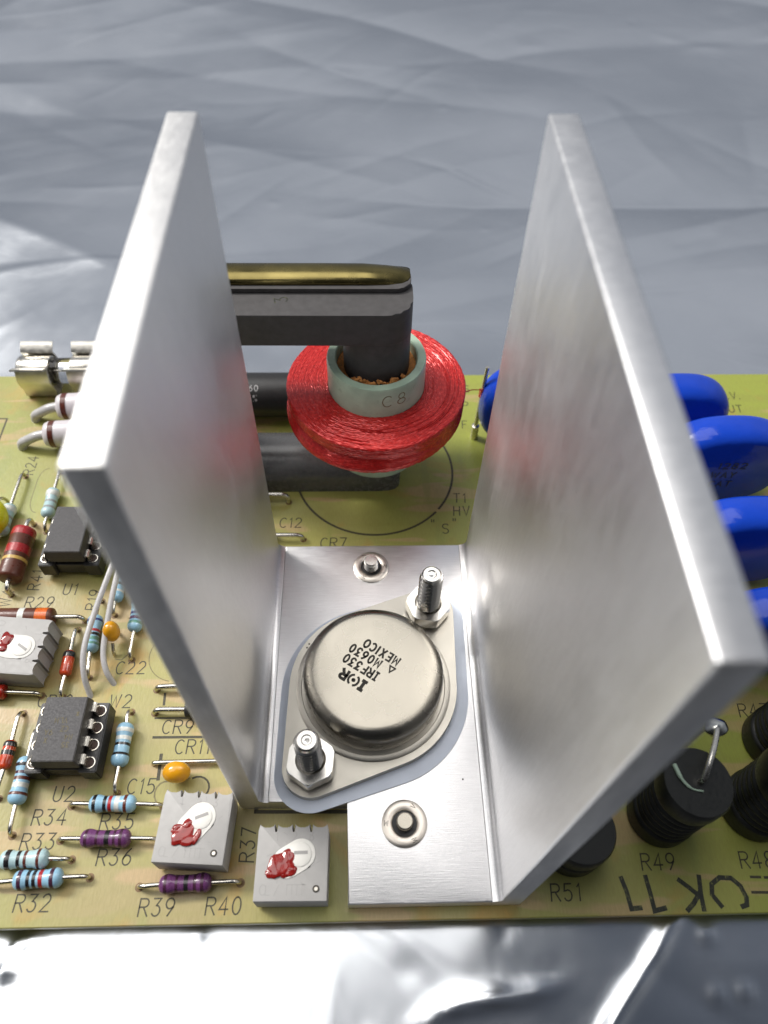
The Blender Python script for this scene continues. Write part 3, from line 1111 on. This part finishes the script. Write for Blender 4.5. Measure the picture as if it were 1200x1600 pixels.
def axial(name, label, cat, p0, p1, cx, L, r, z, mat, bands, kind='bone', lead=0.32, group=None, leadmat='lead', roll=0.0):
    """p0, p1: board holes of the two leads; cx: body centre as a fraction of the way; bands: (fraction, width fraction, colour)"""
    p0, p1 = Vector(p0), Vector(p1)
    d = p1 - p0
    D = d.length
    t = thing(name, label, cat, ((p0 + p1) / 2).to_tuple() + (0,), math.atan2(d.y, d.x), group)
    c = (cx - 0.5) * D
    prof = full_prof(kind, L, r)
    body = obj('body', lathe(prof, 28, 'x', 45), mat, t, (c, 0, z), (roll, 0, 0))
    for fr, wd, col in bands:
        x0, x1 = -L / 2 + (fr - wd / 2) * L, -L / 2 + (fr + wd / 2) * L
        e = 0.018
        q = [(prof_r(prof, x0) - 0.05, x0)] + [(prof_r(prof, x0 + (x1 - x0) * i / 5) + e, x0 + (x1 - x0) * i / 5) for i in range(6)] + [(prof_r(prof, x1) - 0.05, x1)]
        obj('colour_band', lathe(q, 28, 'x', 50), 'band_' + col, t, (c, 0, z))
    for s_ in (-1, 1):
        e = c + s_ * L / 2 * 0.99
        h = s_ * D / 2
        b = min(1.1, abs(h - e) * 0.45)
        wob = random.uniform(-0.12, 0.12)
        pts = [(e, 0, z), (e + (h - e) * 0.4, wob * 0.5, z + 0.04)]
        for i in range(0, 7):
            a = PI / 2 * i / 6
            pts.append((h - s_ * b + s_ * b * math.sin(a), wob * (1 - i / 6), max(z - b, z * 0.25) + (z - max(z - b, z * 0.25)) * math.cos(a)))
        pts.append((h, 0, -0.8))
        obj('lead', tube(pts, lead, 10), leadmat, t)
        obj('lead_hole', HOLE, 'hole', t, (h + s_ * 0.05, 0, 0))
    return t


RG = 'axial resistors on the left of the board'
B_ = [(.14, .075, 'k'), (.36, .07, 'k'), (.47, .07, 'r'), (.62, .1, 'w'), (.80, .07, 'n')]
axial('resistor', 'light blue resistor printed R35 below it, beside the upper grey trimmer', 'resistor', (-27.2, -42.2), (-14.2, -42.4), .478, 6.6, 1.25, 1.35, 'resblue', B_, group=RG)
axial('resistor', 'purple resistor printed R36 below it', 'resistor', (-27.7, -46.8), (-14.0, -47.0), .485, 6.9, 1.25, 1.35, 'purple', [(.14, .06, 'm'), (.35, .05, 'm'), (.55, .09, 'k'), (.7, .05, 'm'), (.83, .06, 'm')], group=RG)
axial('resistor', 'purple resistor above the R39 print, beside the front grey trimmer', 'resistor', (-15.7, -52.9), (-2.2, -52.6), .475, 7.0, 1.25, 1.35, 'purple', [(.14, .06, 'm'), (.35, .05, 'm'), (.53, .08, 'k'), (.7, .06, 'm'), (.84, .06, 'm')], group=RG)
axial('resistor', 'light blue resistor lying just above the R32 print', 'resistor', (-36.2, -52.2), (-22.7, -51.6), .53, 6.5, 1.3, 1.4, 'resblue', [(.17, .08, 'm'), (.34, .07, 'k'), (.46, .07, 'k'), (.59, .08, 'r'), (.82, .08, 'm')], group=RG)
axial('resistor', 'greenish blue resistor just below the R33 print', 'resistor', (-37.8, -49.5), (-25.7, -49.3), .52, 6.5, 1.3, 1.4, 'respale', [(.2, .1, 'k'), (.42, .07, 'k'), (.56, .06, 'n'), (.83, .06, 'n')], group=RG)
axial('resistor', 'pale blue resistor left of the R34 print, running towards the front', 'resistor', (-34.6, -31.2), (-34.6, -46.0), .52, 6.8, 1.3, 1.6, 'resblue', [(.2, .07, 'k'), (.36, .06, 'm'), (.48, .07, 'n'), (.62, .1, 'w'), (.8, .06, 'n')], group=RG)
axial('resistor', 'pale blue resistor standing right of the lower socketed chip', 'resistor', (-21.2, -28.4), (-21.1, -40.5), .45, 6.5, 1.3, 1.45, 'resblue', [(.2, .09, 'w'), (.38, .09, 'w'), (.52, .06, 'k'), (.75, .06, 'k')], group=RG)
axial('resistor', 'blue resistor running behind the loose grey wire and the yellow bead', 'resistor', (-29.7, -8.8), (-28.9, -22.6), .49, 6.6, 1.25, 1.45, 'resblue', [(.18, .06, 'b'), (.46, .07, 'r'), (.56, .07, 'k'), (.68, .09, 'g'), (.82, .06, 'g')], group=RG)
axial('resistor', 'blue resistor partly hidden at the edge of the left heatsink plate', 'resistor', (-26.6, -1.5), (-27.0, -11.5), .5, 6.2, 1.15, 1.4, 'resblue', [(.2, .07, 'b'), (.5, .07, 'k'), (.72, .07, 'w')], group=RG)
axial('resistor', 'banded blue resistor close beside the left heatsink plate above the C22 print', 'resistor', (-23.0, -6.5), (-22.7, -19.6), .42, 6.4, 1.2, 1.4, 'resblue', [(.2, .07, 'b'), (.52, .07, 'b'), (.66, .08, 'v'), (.8, .08, 'g')], group=RG)
axial('resistor', 'white and grey banded resistor behind the upper socketed chip', 'resistor', (-42.9, 19.4), (-42.5, 5.6), .6, 6.4, 1.25, 1.4, 'respale', [(.22, .16, 'w'), (.5, .07, 's'), (.72, .08, 's')], group=RG)
axial('resistor', 'white and grey banded resistor left of the brown resistor', 'resistor', (-49.6, 18.4), (-49.9, 0.6), .62, 6.6, 1.3, 1.5, 'respale', [(.2, .16, 'w'), (.46, .07, 's'), (.72, .1, 's')], group=RG)
axial('carbon_resistor', 'thick dark brown resistor with red bands left of the upper chip', 'resistor', (-45.2, 7.2), (-45.3, -7.4), .535, 10.2, 2.05, 2.3, 'brown', [(.1, .16, 'r'), (.46, .16, 'r'), (.66, .06, 'd')], kind='cyl', lead=.42)
axial('carbon_resistor', 'brown resistor with orange and white bands behind the left trimmer', 'resistor', (-49.8, -12.4), (-31.7, -12.5), .48, 9.6, 1.5, 1.6, 'brown', [(.48, .1, 'w'), (.82, .2, 'o')], kind='cyl', lead=.36)
axial('red_diode', 'dark red rounded diode in front of the left trimmer', 'diode', (-49.0, -25.0), (-35.7, -25.5), .37, 6.6, 1.15, 1.3, 'darkred', [(.72, .03, 'd')], kind='cyl', lead=.33)
DG = 'small glass diodes on the left of the board'
axial('glass_diode', 'orange-red glass diode with black band right of the left trimmer', 'diode', (-32.5, -14.2), (-32.3, -25.8), .55, 4.3, .95, 1.2, 'glassred', [(.17, .26, 'k')], kind='glass', lead=.33, group=DG)
axial('glass_diode', 'orange-red glass diode with black ends left of the lower chip', 'diode', (-37.7, -28.4), (-37.9, -41.0), .53, 4.3, .95, 1.3, 'glassred', [(.14, .22, 'k'), (.46, .16, 'k')], kind='glass', lead=.33, group=DG)
BG = 'black diodes half hidden by the left heatsink plate'
axial('black_diode', 'black diode whose lead shows above the CR9 print', 'diode', (-17.5, -28.6), (-3.9, -28.6), .57, 5.6, 1.3, 1.5, 'black', [(.8, .1, 's')], kind='cyl', lead=.42, group=BG)
axial('black_diode', 'black diode behind the left plate, its lead right of a thin circle print', 'diode', (-17.8, -24.8), (-3.9, -24.5), .57, 5.6, 1.3, 1.4, 'black', [(.8, .1, 's')], kind='cyl', lead=.42, group=BG)
axial('black_diode', 'black diode poking out beside the CR7 print behind the left plate', 'diode', (-12.5, 3.6), (3.9, 3.5), .45, 6.6, 1.35, 1.5, 'black', [(.2, .1, 's')], kind='cyl', lead=.42, group=BG)
axial('axial_capacitor', 'axial part above the C12 print, only its bent lead showing', 'capacitor', (-19.5, 12.2), (0.8, 11.9), .45, 11, 2.2, 2.4, 'bead', [], kind='cyl', lead=.42)
o_ = obj('jumper_wire', tube(spline([(-16.6, -36.4, -0.5), (-16.4, -36.4, 0.3), (-15.6, -36.4, 0.8), (-10, -36.35, 0.85), (-4.4, -36.3, 0.8), (-3.7, -36.3, 0.2), (-3.6, -36.3, -0.5)]), 0.34), 'lead')
tag(o_, 'straight tinned jumper wire behind the yellow bead above the grey trimmer', 'wire')

# large white resistors with sleeved leads
for (y_, x0_, lb) in ((33.6, -46.2, 'white ceramic resistor with sleeved lead nearest the fuse clips'), (26.2, -46.9, 'white ceramic resistor with sleeved lead above the R24 print')):
    t = thing('ceramic_resistor', lb, 'resistor', (x0_, y_, 0), 0.06, 'white ceramic resistors beside the fuse')
    obj('body', lathe([(0, 0), (1.0, 0), (2.2, .5), (2.55, 1.3), (2.6, 14), (2.2, 14.6), (0, 14.6)], 36, 'x', 45), 'ceramic', t, (0, 0, 3.4))
    obj('colour_band', lathe([(2.4, 1.5), (2.62, 1.5), (2.63, 2.5), (2.4, 2.5)], 36, 'x', 45), 'band_n', t, (0, 0, 3.4))
    obj('sleeved_lead', tube(spline([(0.2, 0, 3.4), (-1.6, -0.1, 3.1), (-3.6, -0.1, 2.1), (-4.9, 0, 1.2), (-5.3, 0, -0.5)]), [0.95] * 24 + [0.75]), 'sleeve', t)
    obj('lead', tube([(14.5, 0, 3.4), (17, 0, 3.2), (18, 0, 2), (18.2, 0, -0.8)], 0.4), 'lead', t)

# big black resistor behind the coil
t = thing('power_resistor', 'long black cylinder with white print behind the red coil', 'resistor', (-4.0, 35.2, 0), 0)
bd = obj('body', lathe([(0, -13), (3.6, -13), (4.3, -12.6), (4.4, -12), (4.4, 12), (4.3, 12.6), (3.6, 13), (0, 13)], 48, 'x', 40), 'black', t, (0, 0, 4.9))
for s_, zz_, h_ in (('260', 0.62, 1.15), ('5%', 0.12, 1.15)):
    st, L = text_strokes(s_, h_, 1.0, .1)
    a0_ = PI - zz_ * 1.2
    lettering('printed_value', st, 0.15, 'print_white', bd, (-4.4 if s_ == '260' else -3.6, 0, 0), mapf=(lambda a0: (lambda x, y, z: (x, -(4.4 + z) * math.cos(a0 + y / 4.4), (4.4 + z) * math.sin(a0 + y / 4.4))))(0.95 if s_ == '260' else 0.5))
for s_ in (-1, 1):
    obj('lead', tube([(s_ * 12.9, 0, 4.9), (s_ * 14.6, 0, 4.9), (s_ * 15.4, 0, 4.2), (s_ * 15.6, 0, -0.8)], 0.45), 'lead', t)

# ------------------------------------------------------------------ fuse in clips
def clip_mesh():
    bm = bmesh.new()
    half = [(0, .25), (-2.2, .25), (-2.7, .7), (-2.75, 2.6), (-3.35, 4.2), (-3.45, 5.4), (-2.9, 7.0), (-2.55, 7.7), (-2.9, 8.2), (-3.9, 8.7), (-4.3, 9.0)]
    sec = [p for p in half[::-1]] + [(-y, z) for y, z in half[1:]]
    th = 0.18
    outer, inner = [], []
    for i, (y, z) in enumerate(sec):
        a = Vector(sec[max(i - 1, 0)])
        b = Vector(sec[min(i + 1, len(sec) - 1)])
        d = (b - a).normalized()
        nrm = Vector((-d.y, d.x))
        outer.append((y + nrm.x * th, z + nrm.y * th))
        inner.append((y - nrm.x * th, z - nrm.y * th))
    loop = outer + inner[::-1]
    n = len(loop)
    A = [bm.verts.new((-3.2, y, z)) for y, z in loop]
    Bv = [bm.verts.new((3.2, y, z)) for y, z in loop]
    for i in range(n):
        j = (i + 1) % n
        bm.faces.new((A[i], A[j], Bv[j], Bv[i]))
    m = len(outer)
    for q in (A, Bv):
        for i in range(m - 1):
            bm.faces.new((q[i], q[i + 1], q[n - 2 - i], q[n - 1 - i]))
    return fin(bm, 50)


cm = clip_mesh()
for x_, lb in ((-51.4, 'leftmost tin spring clip holding the fuse'), (-41.2, 'tin fuse clip half hidden behind the left heatsink plate')):
    t = thing('fuse_clip', lb, 'fuse clip', (x_, 42.2, 0), 0, 'clips holding the fuse')
    obj('spring_arms', cm, 'clip', t)
    obj('end_stop', box(-0.2 if x_ > -45 else -3.45, 0.2 if x_ > -45 else -3.25, -1.6, 1.6, 0.2, 3.0, 0.05), 'clip', t, (3.2 if x_ > -45 else 0, 0, 0))
t = thing('fuse', 'small glass tube fuse with bright metal caps held in two clips', 'fuse', (-46.2, 42.2, 0))
for s_ in (-1, 1):
    obj('cap', lathe([(0, s_ * 8.6), (2.8, s_ * 8.6), (3.05, s_ * 8.3), (3.05, s_ * 2.2), (2.7, s_ * 2.1), (2.7, s_ * 2.3)], 36, 'x', 40), 'lead', t, (0, 0, 5.0))
obj('glass_tube', lathe([(2.6, -3), (2.6, 3)], 32, 'x', 40), 'glass', t, (0, 0, 5.0))
obj('fuse_wire', tube([(-3, 0, 5), (0, 0.1, 4.9), (3, 0, 5)], 0.12), 'lead', t)

# ------------------------------------------------------------------ chips in sockets
def socket_and_chip(cx, cy, slab, clab, marks):
    s = thing('chip_socket', slab, 'socket', (cx, cy, 0), math.radians(-0.5), 'eight-pin sockets')
    bm = bmesh.new()
    for x0, x1, y0, y1, z0, z1 in ((-5.1, -2.5, -5.15, 5.15, .9, 4.2), (2.5, 5.1, -5.15, 5.15, .9, 4.2)):
        b2 = bmesh.new()
        box_bm(b2, x0, x1, y0, y1, z0, z1)
        bmesh.ops.bevel(b2, geom=b2.edges[:], offset=0.15, segments=2, affect='EDGES')
        me = bpy.data.meshes.new('t')
        b2.to_mesh(me)
        b2.free()
        obj('contact_rail', me, 'socket', s)
    obj('cross_bar', box(-2.52, 2.52, -4.6, -3.0, 1.0, 3.5, .08), 'socket', s)
    obj('cross_bar', box(-2.52, 2.52, 3.0, 4.6, 1.0, 3.5, .08), 'socket', s)
    ring = lathe([(.7, 4.0), (.7, 4.3), (.75, 4.34), (.86, 4.34), (.9, 4.3), (.9, 4.0)], 24, closed=True)
    hole = lathe([(0, 4.215), (.71, 4.215)], 16)
    pin = lathe([(0, -.9), (.22, -.9), (.25, 0.9), (.5, 0.95), (.5, 1.0)], 10)
    for sx_ in (-1, 1):
        for k in range(4):
            r_ = obj('contact_sleeve', ring, 'lead', s, (sx_ * 3.95, -3.81 + 2.54 * k, 0))
            obj('contact_hole', hole, 'ringhole', r_)
            obj('solder_pin', pin, 'lead', s, (sx_ * 3.95, -3.81 + 2.54 * k, 0))
    c = thing('chip', clab, 'chip', (cx, cy, 4.3), math.radians(-0.5), 'eight-pin chips in sockets')
    bm = bmesh.new()
    w0, w1, l0, l1 = 3.25, 2.95, 4.85, 4.65
    lv = [(w1, l1, .15), (w0, l0, 1.6), (w0, l0, 1.75), (w1, l1, 3.4)]
    prev = None
    for w, l, z in lv:
        q = [bm.verts.new(p) for p in ((-w, -l, z), (w, -l, z), (w, l, z), (-w, l, z))]
        if prev:
            for i in range(4):
                bm.faces.new((prev[i], prev[(i + 1) % 4], q[(i + 1) % 4], q[i]))
        else:
            bm.faces.new(q[::-1])
        prev = q
    bm.faces.new(prev)
    bmesh.ops.bevel(bm, geom=bm.edges[:], offset=0.09, segments=2, affect='EDGES')
    body = obj('body', fin(bm, 35), 'chip', c)
    lettering('pin_one_mark', [arc(-1.6, 3.55, .75, .75, 110, 200, 8)], 0.16, 'black', body, (0, 0, 3.405))
    for sx_ in (-1, 1):
        for k in range(4):
            y = -3.81 + 2.54 * k
            bm = bmesh.new()
            sec = [(3.2, 1.72), (3.6, 1.72), (3.82, 1.5), (3.82, .4), (3.82, -1.2), (3.6, -1.2), (3.6, .4), (3.6, 1.4), (3.5, 1.5), (3.2, 1.5)]
            A = [bm.verts.new((sx_ * x, y - (.7 if z > .35 else .25), z)) for x, z in sec]
            Bv = [bm.verts.new((sx_ * x, y + (.7 if z > .35 else .25), z)) for x, z in sec]
            n = len(sec)
            for i in range(n):
                j = (i + 1) % n
                bm.faces.new((A[i], A[j], Bv[j], Bv[i]))
            bm.faces.new(A)
            bm.faces.new(Bv[::-1])
            obj('pin', fin(bm, 30), 'lead', c)
    if marks:
        for s_, x, y, h, a in marks:
            st, L = text_strokes(s_, h, 0.9, .08)
            lettering('printed_marking', st, 0.12, 'chipink', body, (x, y, 3.405), a)


socket_and_chip(-35.1, 1.0, 'black chip socket with metal rimmed holes above the U1 print', 'blank topped black chip in the socket above the U1 print', None)
socket_and_chip(-28.4, -33.5, 'black chip socket with metal rimmed holes above the U2 print', 'black chip with faint gold print in the socket above U2', [('VLM', 0.8, 1.5, .75, PI), ('*', 1.9, 1.7, .8, 0), ('CZ', 1.2, 0.3, .75, PI), ('9A', -0.9, -0.2, .75, PI), ('X', -1.4, -1.4, .7, PI), ('N4', 2.0, -0.9, .75, PI), ('35', 1.8, -2.0, .7, PI)])


# ------------------------------------------------------------------ trimmers
def trimmer(cx, cy, ang, label, seed, redspots, slotang):
    t = thing('trimmer', label, 'trimmer', (cx, cy, 0), ang, 'grey square trimmers')
    H, a = 5.3, 4.72
    pts = [(-a, -a), (a, -a), (a, a - .9)]
    # toothed rear edge
    n = 4
    w = 2 * a / n
    for k in range(n):
        x1 = a - k * w
        x0 = x1 - w
        pts += [(x1 - .2, a - .1), (x1 - .45, a - .45), (x1 - w * .35, a - .6), (x0 + w * .35, a - .6), (x0 + .45, a - .45), (x0 + .2, a - .1)]
        if k < n - 1:
            pts += [(x0 + .2, a - 1.15), (x0 - .2, a - 1.15)]
    pts += [(-a, a - .9)]
    q = [pts[0]]
    for p in pts[1:]:
        if math.hypot(p[0] - q[-1][0], p[1] - q[-1][1]) > 1e-3:
            q.append(p)
    body = obj('body', prism(q, 0.45, H, 0.07, 2, 30), 'trim', t)
    for x, y in ((-3.6, -3.6), (3.6, -3.6), (0, 3)):
        obj('foot', lathe([(0, 0.0), (.6, 0.0), (.6, .5), (0, .5)], 12), 'trim', t, (x, y, 0))
    # stadium-shaped adjustment window: raised rim line, white rotor below it
    sa = math.radians(slotang)
    ux, uy = math.cos(sa), math.sin(sa)
    cxw, cyw = 0.25, 0.35
    hl, r = 1.0, 1.95
    st = []
    for i in range(17):
        b = sa - PI / 2 + PI * i / 16
        st.append((cxw + ux * hl + r * math.cos(b), cyw + uy * hl + r * math.sin(b)))
    for i in range(17):
        b = sa + PI / 2 + PI * i / 16
        st.append((cxw - ux * hl + r * math.cos(b), cyw - uy * hl + r * math.sin(b)))
    lettering('window_rim', [st + [st[0], st[1]]], 0.2, 'trimdark', t, (0, 0, H))
    rot = obj('rotor', prism(st, H - 0.4, H + 0.10, 0.09, 2, 40), 'rotor', t)
    c2 = (cxw + ux * .9, cyw + uy * .9)
    obj('rotor_boss', lathe([(0, .22), (1.25, .2), (1.5, .1), (1.55, 0)], 28), 'rotor', rot, (c2[0], c2[1], H + 0.08))
    obj('driver_slot', box(-.9, .9, -.2, .2, 0, .04), 'trimdark', rot, (c2[0] + .1, c2[1] + .2, H + 0.29), (0, 0, sa - 0.5))
    for k, (x, y, rx, ry, rz, an) in enumerate(redspots):
        obj('red_lacquer', blob(rx, ry, rz, seed * 10 + k, 0.16, 24, 1.2), 'lacquer', t, (x, y, H + 0.12), (0, 0, an))
    e = [('1', -2.3, 2.55), ('2', -0.1, 2.55), ('3', 2.2, 2.55), ('.', -.9, 2.3), ('.', 1.3, 2.3)]
    for s_, x, y in e:
        s2, L = text_strokes(s_, 1.0)
        lettering('embossed_mark', s2, 0.12, 'trimdark', body, (x, y, H))
    for s_, x, y, h in (('C', -4.0, -4.0, 1.2), ('L', -3.2, -4.0, 1.1), ('/', -2.1, -4.1, 1.3), ('I', -0.6, -4.0, 1.15), ('I', 0.05, -4.0, 1.15), ('I', .7, -4.0, 1.15), ('I', 1.35, -4.0, 1.15)):
        s2, L = text_strokes(s_, h)
        lettering('embossed_mark', s2, 0.11, 'trimdark', body, (x, y, H))
    lettering('embossed_mark', [[(-.5, -2.8), (2.0, -2.8)]], 0.1, 'trimdark', body, (0, 0, H))
    for k in range(6):
        b = sa + math.radians(-100 + 60 * k)
        lettering('embossed_mark', [[(cxw + 3.1 * math.cos(b), cyw + 3.1 * math.sin(b)), (cxw + 3.6 * math.cos(b + .1), cyw + 3.6 * math.sin(b + .1))]], 0.1, 'trimdark', body, (0, 0, H))
    pn = obj('rivet', lathe([(.24, 0.0), (.24, .1), (.42, .1), (.46, 0)], 20, closed=True), 'canink', t, (3.3, -3.3, H))
    obj('rivet_centre', lathe([(0, .03), (.25, .03)], 12), 'fastener', pn)
    return t


trimmer(-8.3, -46.35, math.radians(-3.6), 'grey square trimmer with red lacquer, the upper of the front pair', 1,
        [(-1.35, -1.2, 1.75, 1.1, .24, .75), (-.3, -1.95, 1.15, .7, .22, .25), (-.75, .0, .95, .7, .22, .9), (.7, -1.35, .45, .95, .2, -.25), (-2.2, -.5, .7, .5, .18, 0.5)], 52)
trimmer(5.2, -51.0, math.radians(-0.6), 'grey square trimmer with red lacquer beside the front heatsink step', 2,
        [(-1.6, -.6, 1.7, 1.45, .26, .5), (-.55, .1, 1.05, 1.25, .26, .2), (-.45, -1.25, 1.1, .7, .24, .2), (-2.5, -1.3, .9, .6, .2, .3)], 30)
trimmer(-39.5, -19.3, math.radians(-95), 'grey square trimmer with toothed side at the left edge under R29', 3,
        [(-.9, -1.5, 1.1, .9, .3, .4), (.6, -1.7, .8, .7, .28, .2)], 90)


# ------------------------------------------------------------------ yellow bead capacitors
def bead(cx, cy, cz, rx, ry, rz, ang, label, feet):
    t = thing('bead_capacitor', label, 'capacitor', (cx, cy, 0), ang, 'yellow bead capacitors')
    obj('body', blob(rx, ry, rz, 4, 0.03, 28), 'bead', t, (0, 0, cz))
    for x, y, b in feet:
        obj('lead', tube(spline([(x * .5, y * .5, cz - rz * .7), (x * .8, y * .8, max(.6, cz - rz * 1.0)), (x, y, .3), (x, y, -.8)]), .27), 'lead', t)


bead(-12.3, -38.4, 2.55, 2.0, 1.5, 1.9, 0.0, 'yellow bead capacitor right of the C15 print', [(-1.3, 0, 0), (1.3, 0, 0)])
bead(-25.7, -16.2, 3.4, 1.3, 1.5, 2.2, 0.0, 'yellow bead capacitor between the loose grey wires', [(0, 1.3, 0), (0.1, -2.6, 0)])
t = thing('dipped_capacitor', 'bright yellow capacitor cut off by the left edge of the picture', 'capacitor', (-51.7, 6.3, 0))
obj('body', blob(3.2, 3.9, 2.7, 9, 0.04, 28), 'yellow', t, (0, 0, 3.3))
for s_ in (-1, 1):
    obj('lead', tube(spline([(0, s_ * 3.0, 3.2), (0.3, s_ * 5, 2.6), (0.4, s_ * 6, 1.0), (0.4, s_ * 6.1, -.8)]), .32), 'lead', t)

# loose sleeved wires
for pts_, lb in (([(-23.0, 14.5, -0.4), (-23.2, 13.0, 3.5), (-23.9, 9, 7.0), (-25.2, 0, 8), (-26.3, -6.2, 7.6), (-28.2, -13.9, 5.6), (-29.0, -19.5, 4.4), (-28.8, -23.2, 2.6), (-28.0, -25.9, -0.4)], 'milky sleeved wire looping left of the yellow bead to W2'),
                 ([(-20.8, 14.5, -0.4), (-21.2, 13.0, 3.2), (-22.4, 9, 6.6), (-24.6, 0, 7.5), (-25.4, -8.0, 7.0), (-26.1, -14.5, 5.0), (-26.4, -19.4, 3.2), (-25.8, -22.2, 1.8), (-24.7, -23.8, -0.4)], 'milky sleeved wire passing over the yellow bead capacitor')):
    o_ = obj('sleeved_wire', tube(spline(pts_, 8), 0.46, 12), 'sleeve')
    tag(o_, lb, 'wire', 'loose sleeved wires')

# ------------------------------------------------------------------ turret pin with red wire
t = thing('turret_pin', 'tall tinned pin wrapped with red wire right of the coil', 'terminal pin', (37.1, 28.0, 0))
obj('sleeve_base', lathe([(0, 0), (.75, 0), (.75, 3.4), (.45, 3.5), (0, 3.5)], 24), 'lead', t)
obj('pin', tube([(0, 0, 3.3), (0.15, 0.1, 11), (0.45, 0.3, 18.6)], [.42, .42, .36], 10), 'lead', t)
pts_ = []
for i in range(60):
    a = i / 60 * 2 * PI * 4
    pts_.append((.17 + .52 * math.cos(a), .12 + .52 * math.sin(a), 11.2 + 2.1 * i / 60))
pts_ = [(-9.0, -6.0, 17.4), (-5, -3, 15.2), (-2, -1, 14.2)] + pts_[::-1]
obj('wrapped_wire', tube(pts_, .1, 6), 'redwire', t)


# ------------------------------------------------------------------ blue disc capacitors
def disc(cx, cy, rx, rz, th, label, txt=None, tilt=0.0, cz=None):
    cz = cz or rz + 0.6
    t = thing('disc_capacitor', label, 'capacitor', (cx, cy, 0), tilt, 'blue disc capacitors')
    v, f = [], []
    n, m = 64, 14
    # superellipse cross-section swept round a slightly squared disc
    rows = []
    for j in range(m + 1):
        b = -PI / 2 + PI * j / m
        cs = abs(math.cos(b)) ** 0.8
        sn = math.copysign(abs(math.sin(b)) ** 0.85, math.sin(b))
        rows.append((cs, sn * th / 2))
    for cs, y in rows:
        ins = 1 - (1 - cs) * (th * 0.55 / rx)
        k = ins if cs > 1e-6 else 0
        k = (1 - (1 - cs) * 0.24) if cs > 1e-6 else 0.0
        for i in range(n):
            a = 2 * PI * i / n
            c, s = math.cos(a), math.sin(a)
            e = 2 / 2.5
            x = math.copysign(abs(c) ** e, c) * rx * k
            z = math.copysign(abs(s) ** e, s) * rz * k
            v.append((x, y, z + cz))
    for j in range(m):
        for i in range(n):
            i2 = (i + 1) % n
            f.append((j * n + i, j * n + i2, (j + 1) * n + i2, (j + 1) * n + i))
    bm = bmesh.new()
    vs = [bm.verts.new(p) for p in v]
    for q in f:
        try:
            bm.faces.new([vs[i] for i in q])
        except ValueError:
            pass
    bmesh.ops.remove_doubles(bm, verts=bm.verts, dist=1e-4)
    body = obj('body', fin(bm, 80), 'blue', t)
    for s_ in (-1, 1):
        obj('lead', tube(spline([(s_ * 4.5, 0, cz - rz * .8), (s_ * 4.8, 0, 1.0), (s_ * 5.0, 0, -.8)]), .4), 'lead', t)
    if txt:
        for k, s_ in enumerate(txt):
            st, L = text_strokes(s_, 1.5, 1.1, .1)
            lettering('printed_marking', st, 0.26, 'blueink', body, (-2.2 - (0.4 if k == 1 else 0), -th / 2 - 0.03, cz + 1.6 - 2.5 * k), rot=(PI / 2, 0, 0))
    return t


disc(48.5, 27.5, 11.6, 9.2, 7.0, 'blue disc capacitor edge showing between the coil pin and the right plate')
disc(73.6, 25.4, 9.9, 8.5, 7.2, 'rearmost blue disc capacitor right of the right plate, by the INPUT print')
disc(79.3, 13.6, 11.4, 9.2, 7.0, 'blue disc capacitor with faint print, second row right of the plate', ['1282', 'WAY', 'CAT'])
disc(78.0, -4.0, 11.4, 9.2, 7.0, 'blue disc capacitor with bright highlight, third row right of the plate')
disc(78.5, -20.5, 11.4, 9.2, 7.0, 'frontmost blue disc capacitor barely showing at the right picture edge')


# ------------------------------------------------------------------ ridged black high-voltage resistors
def ridged(cx, cy, h, r, label, leadpts=None):
    t = thing('ridged_resistor', label, 'resistor', (cx, cy, 0), 0, 'ridged black upright resistors')
    prof = [(0, 0.05), (r * .9, 0.05), (r, .4), (r, 3.2), (r * .97, 3.6)]
    z = 3.8
    while z < h - 4.6:
        prof += [(r * .86, z), (r * .84, z + .35), (r * .95, z + .7), (r * .97, z + 1.1), (r * .93, z + 1.4)]
        z += 1.6
    prof += [(r * .88, h - 4.2), (r * .98, h - 3.8), (r, h - 3.3), (r, h - .5), (r * .95, h), (0, h)]
    obj('body', lathe(prof, 48, smooth=50), 'cylblack', t)
    if leadpts:
        obj('lead', tube(spline(leadpts), .4, 12), 'lead', t)
        obj('solder_blob', blob(1.6, 1.3, 1.2, 3, .12), 'solder', t, (3.6, 6.6, h + 1.0))
        obj('torn_sleeve', tube(spline([(-2.6, 2.2, h + .1), (-2.2, .4, h + .25), (-1.2, -.8, h + .1), (.2, -1.2, h + .12)]), [.3] * 6 + [.2] * 6 + [.12] * 7, 8), 'tube', t)
    return t


LP = [(0.2, 0, 15.8), (0.3, .2, 17.8), (1.0, 1.8, 19.0), (2.4, 4.2, 18.8), (3.6, 6.6, 18.0), (4.2, 8.0, 15), (4.3, 8.4, -0.8)]
ridged(57.0, -44.8, 16.5, 4.5, 'ridged black upright resistor above the R49 print with silver lead', LP)
ridged(71.0, -44.0, 16.5, 4.8, 'ridged black upright resistor at the right edge above the dashes')
ridged(43.6, -48.2, 8.0, 4.6, 'ridged black upright resistor above the R51 print under the plate edge')
ridged(77.3, -34.5, 16.5, 4.8, 'ridged black upright resistor just below the R47 print')
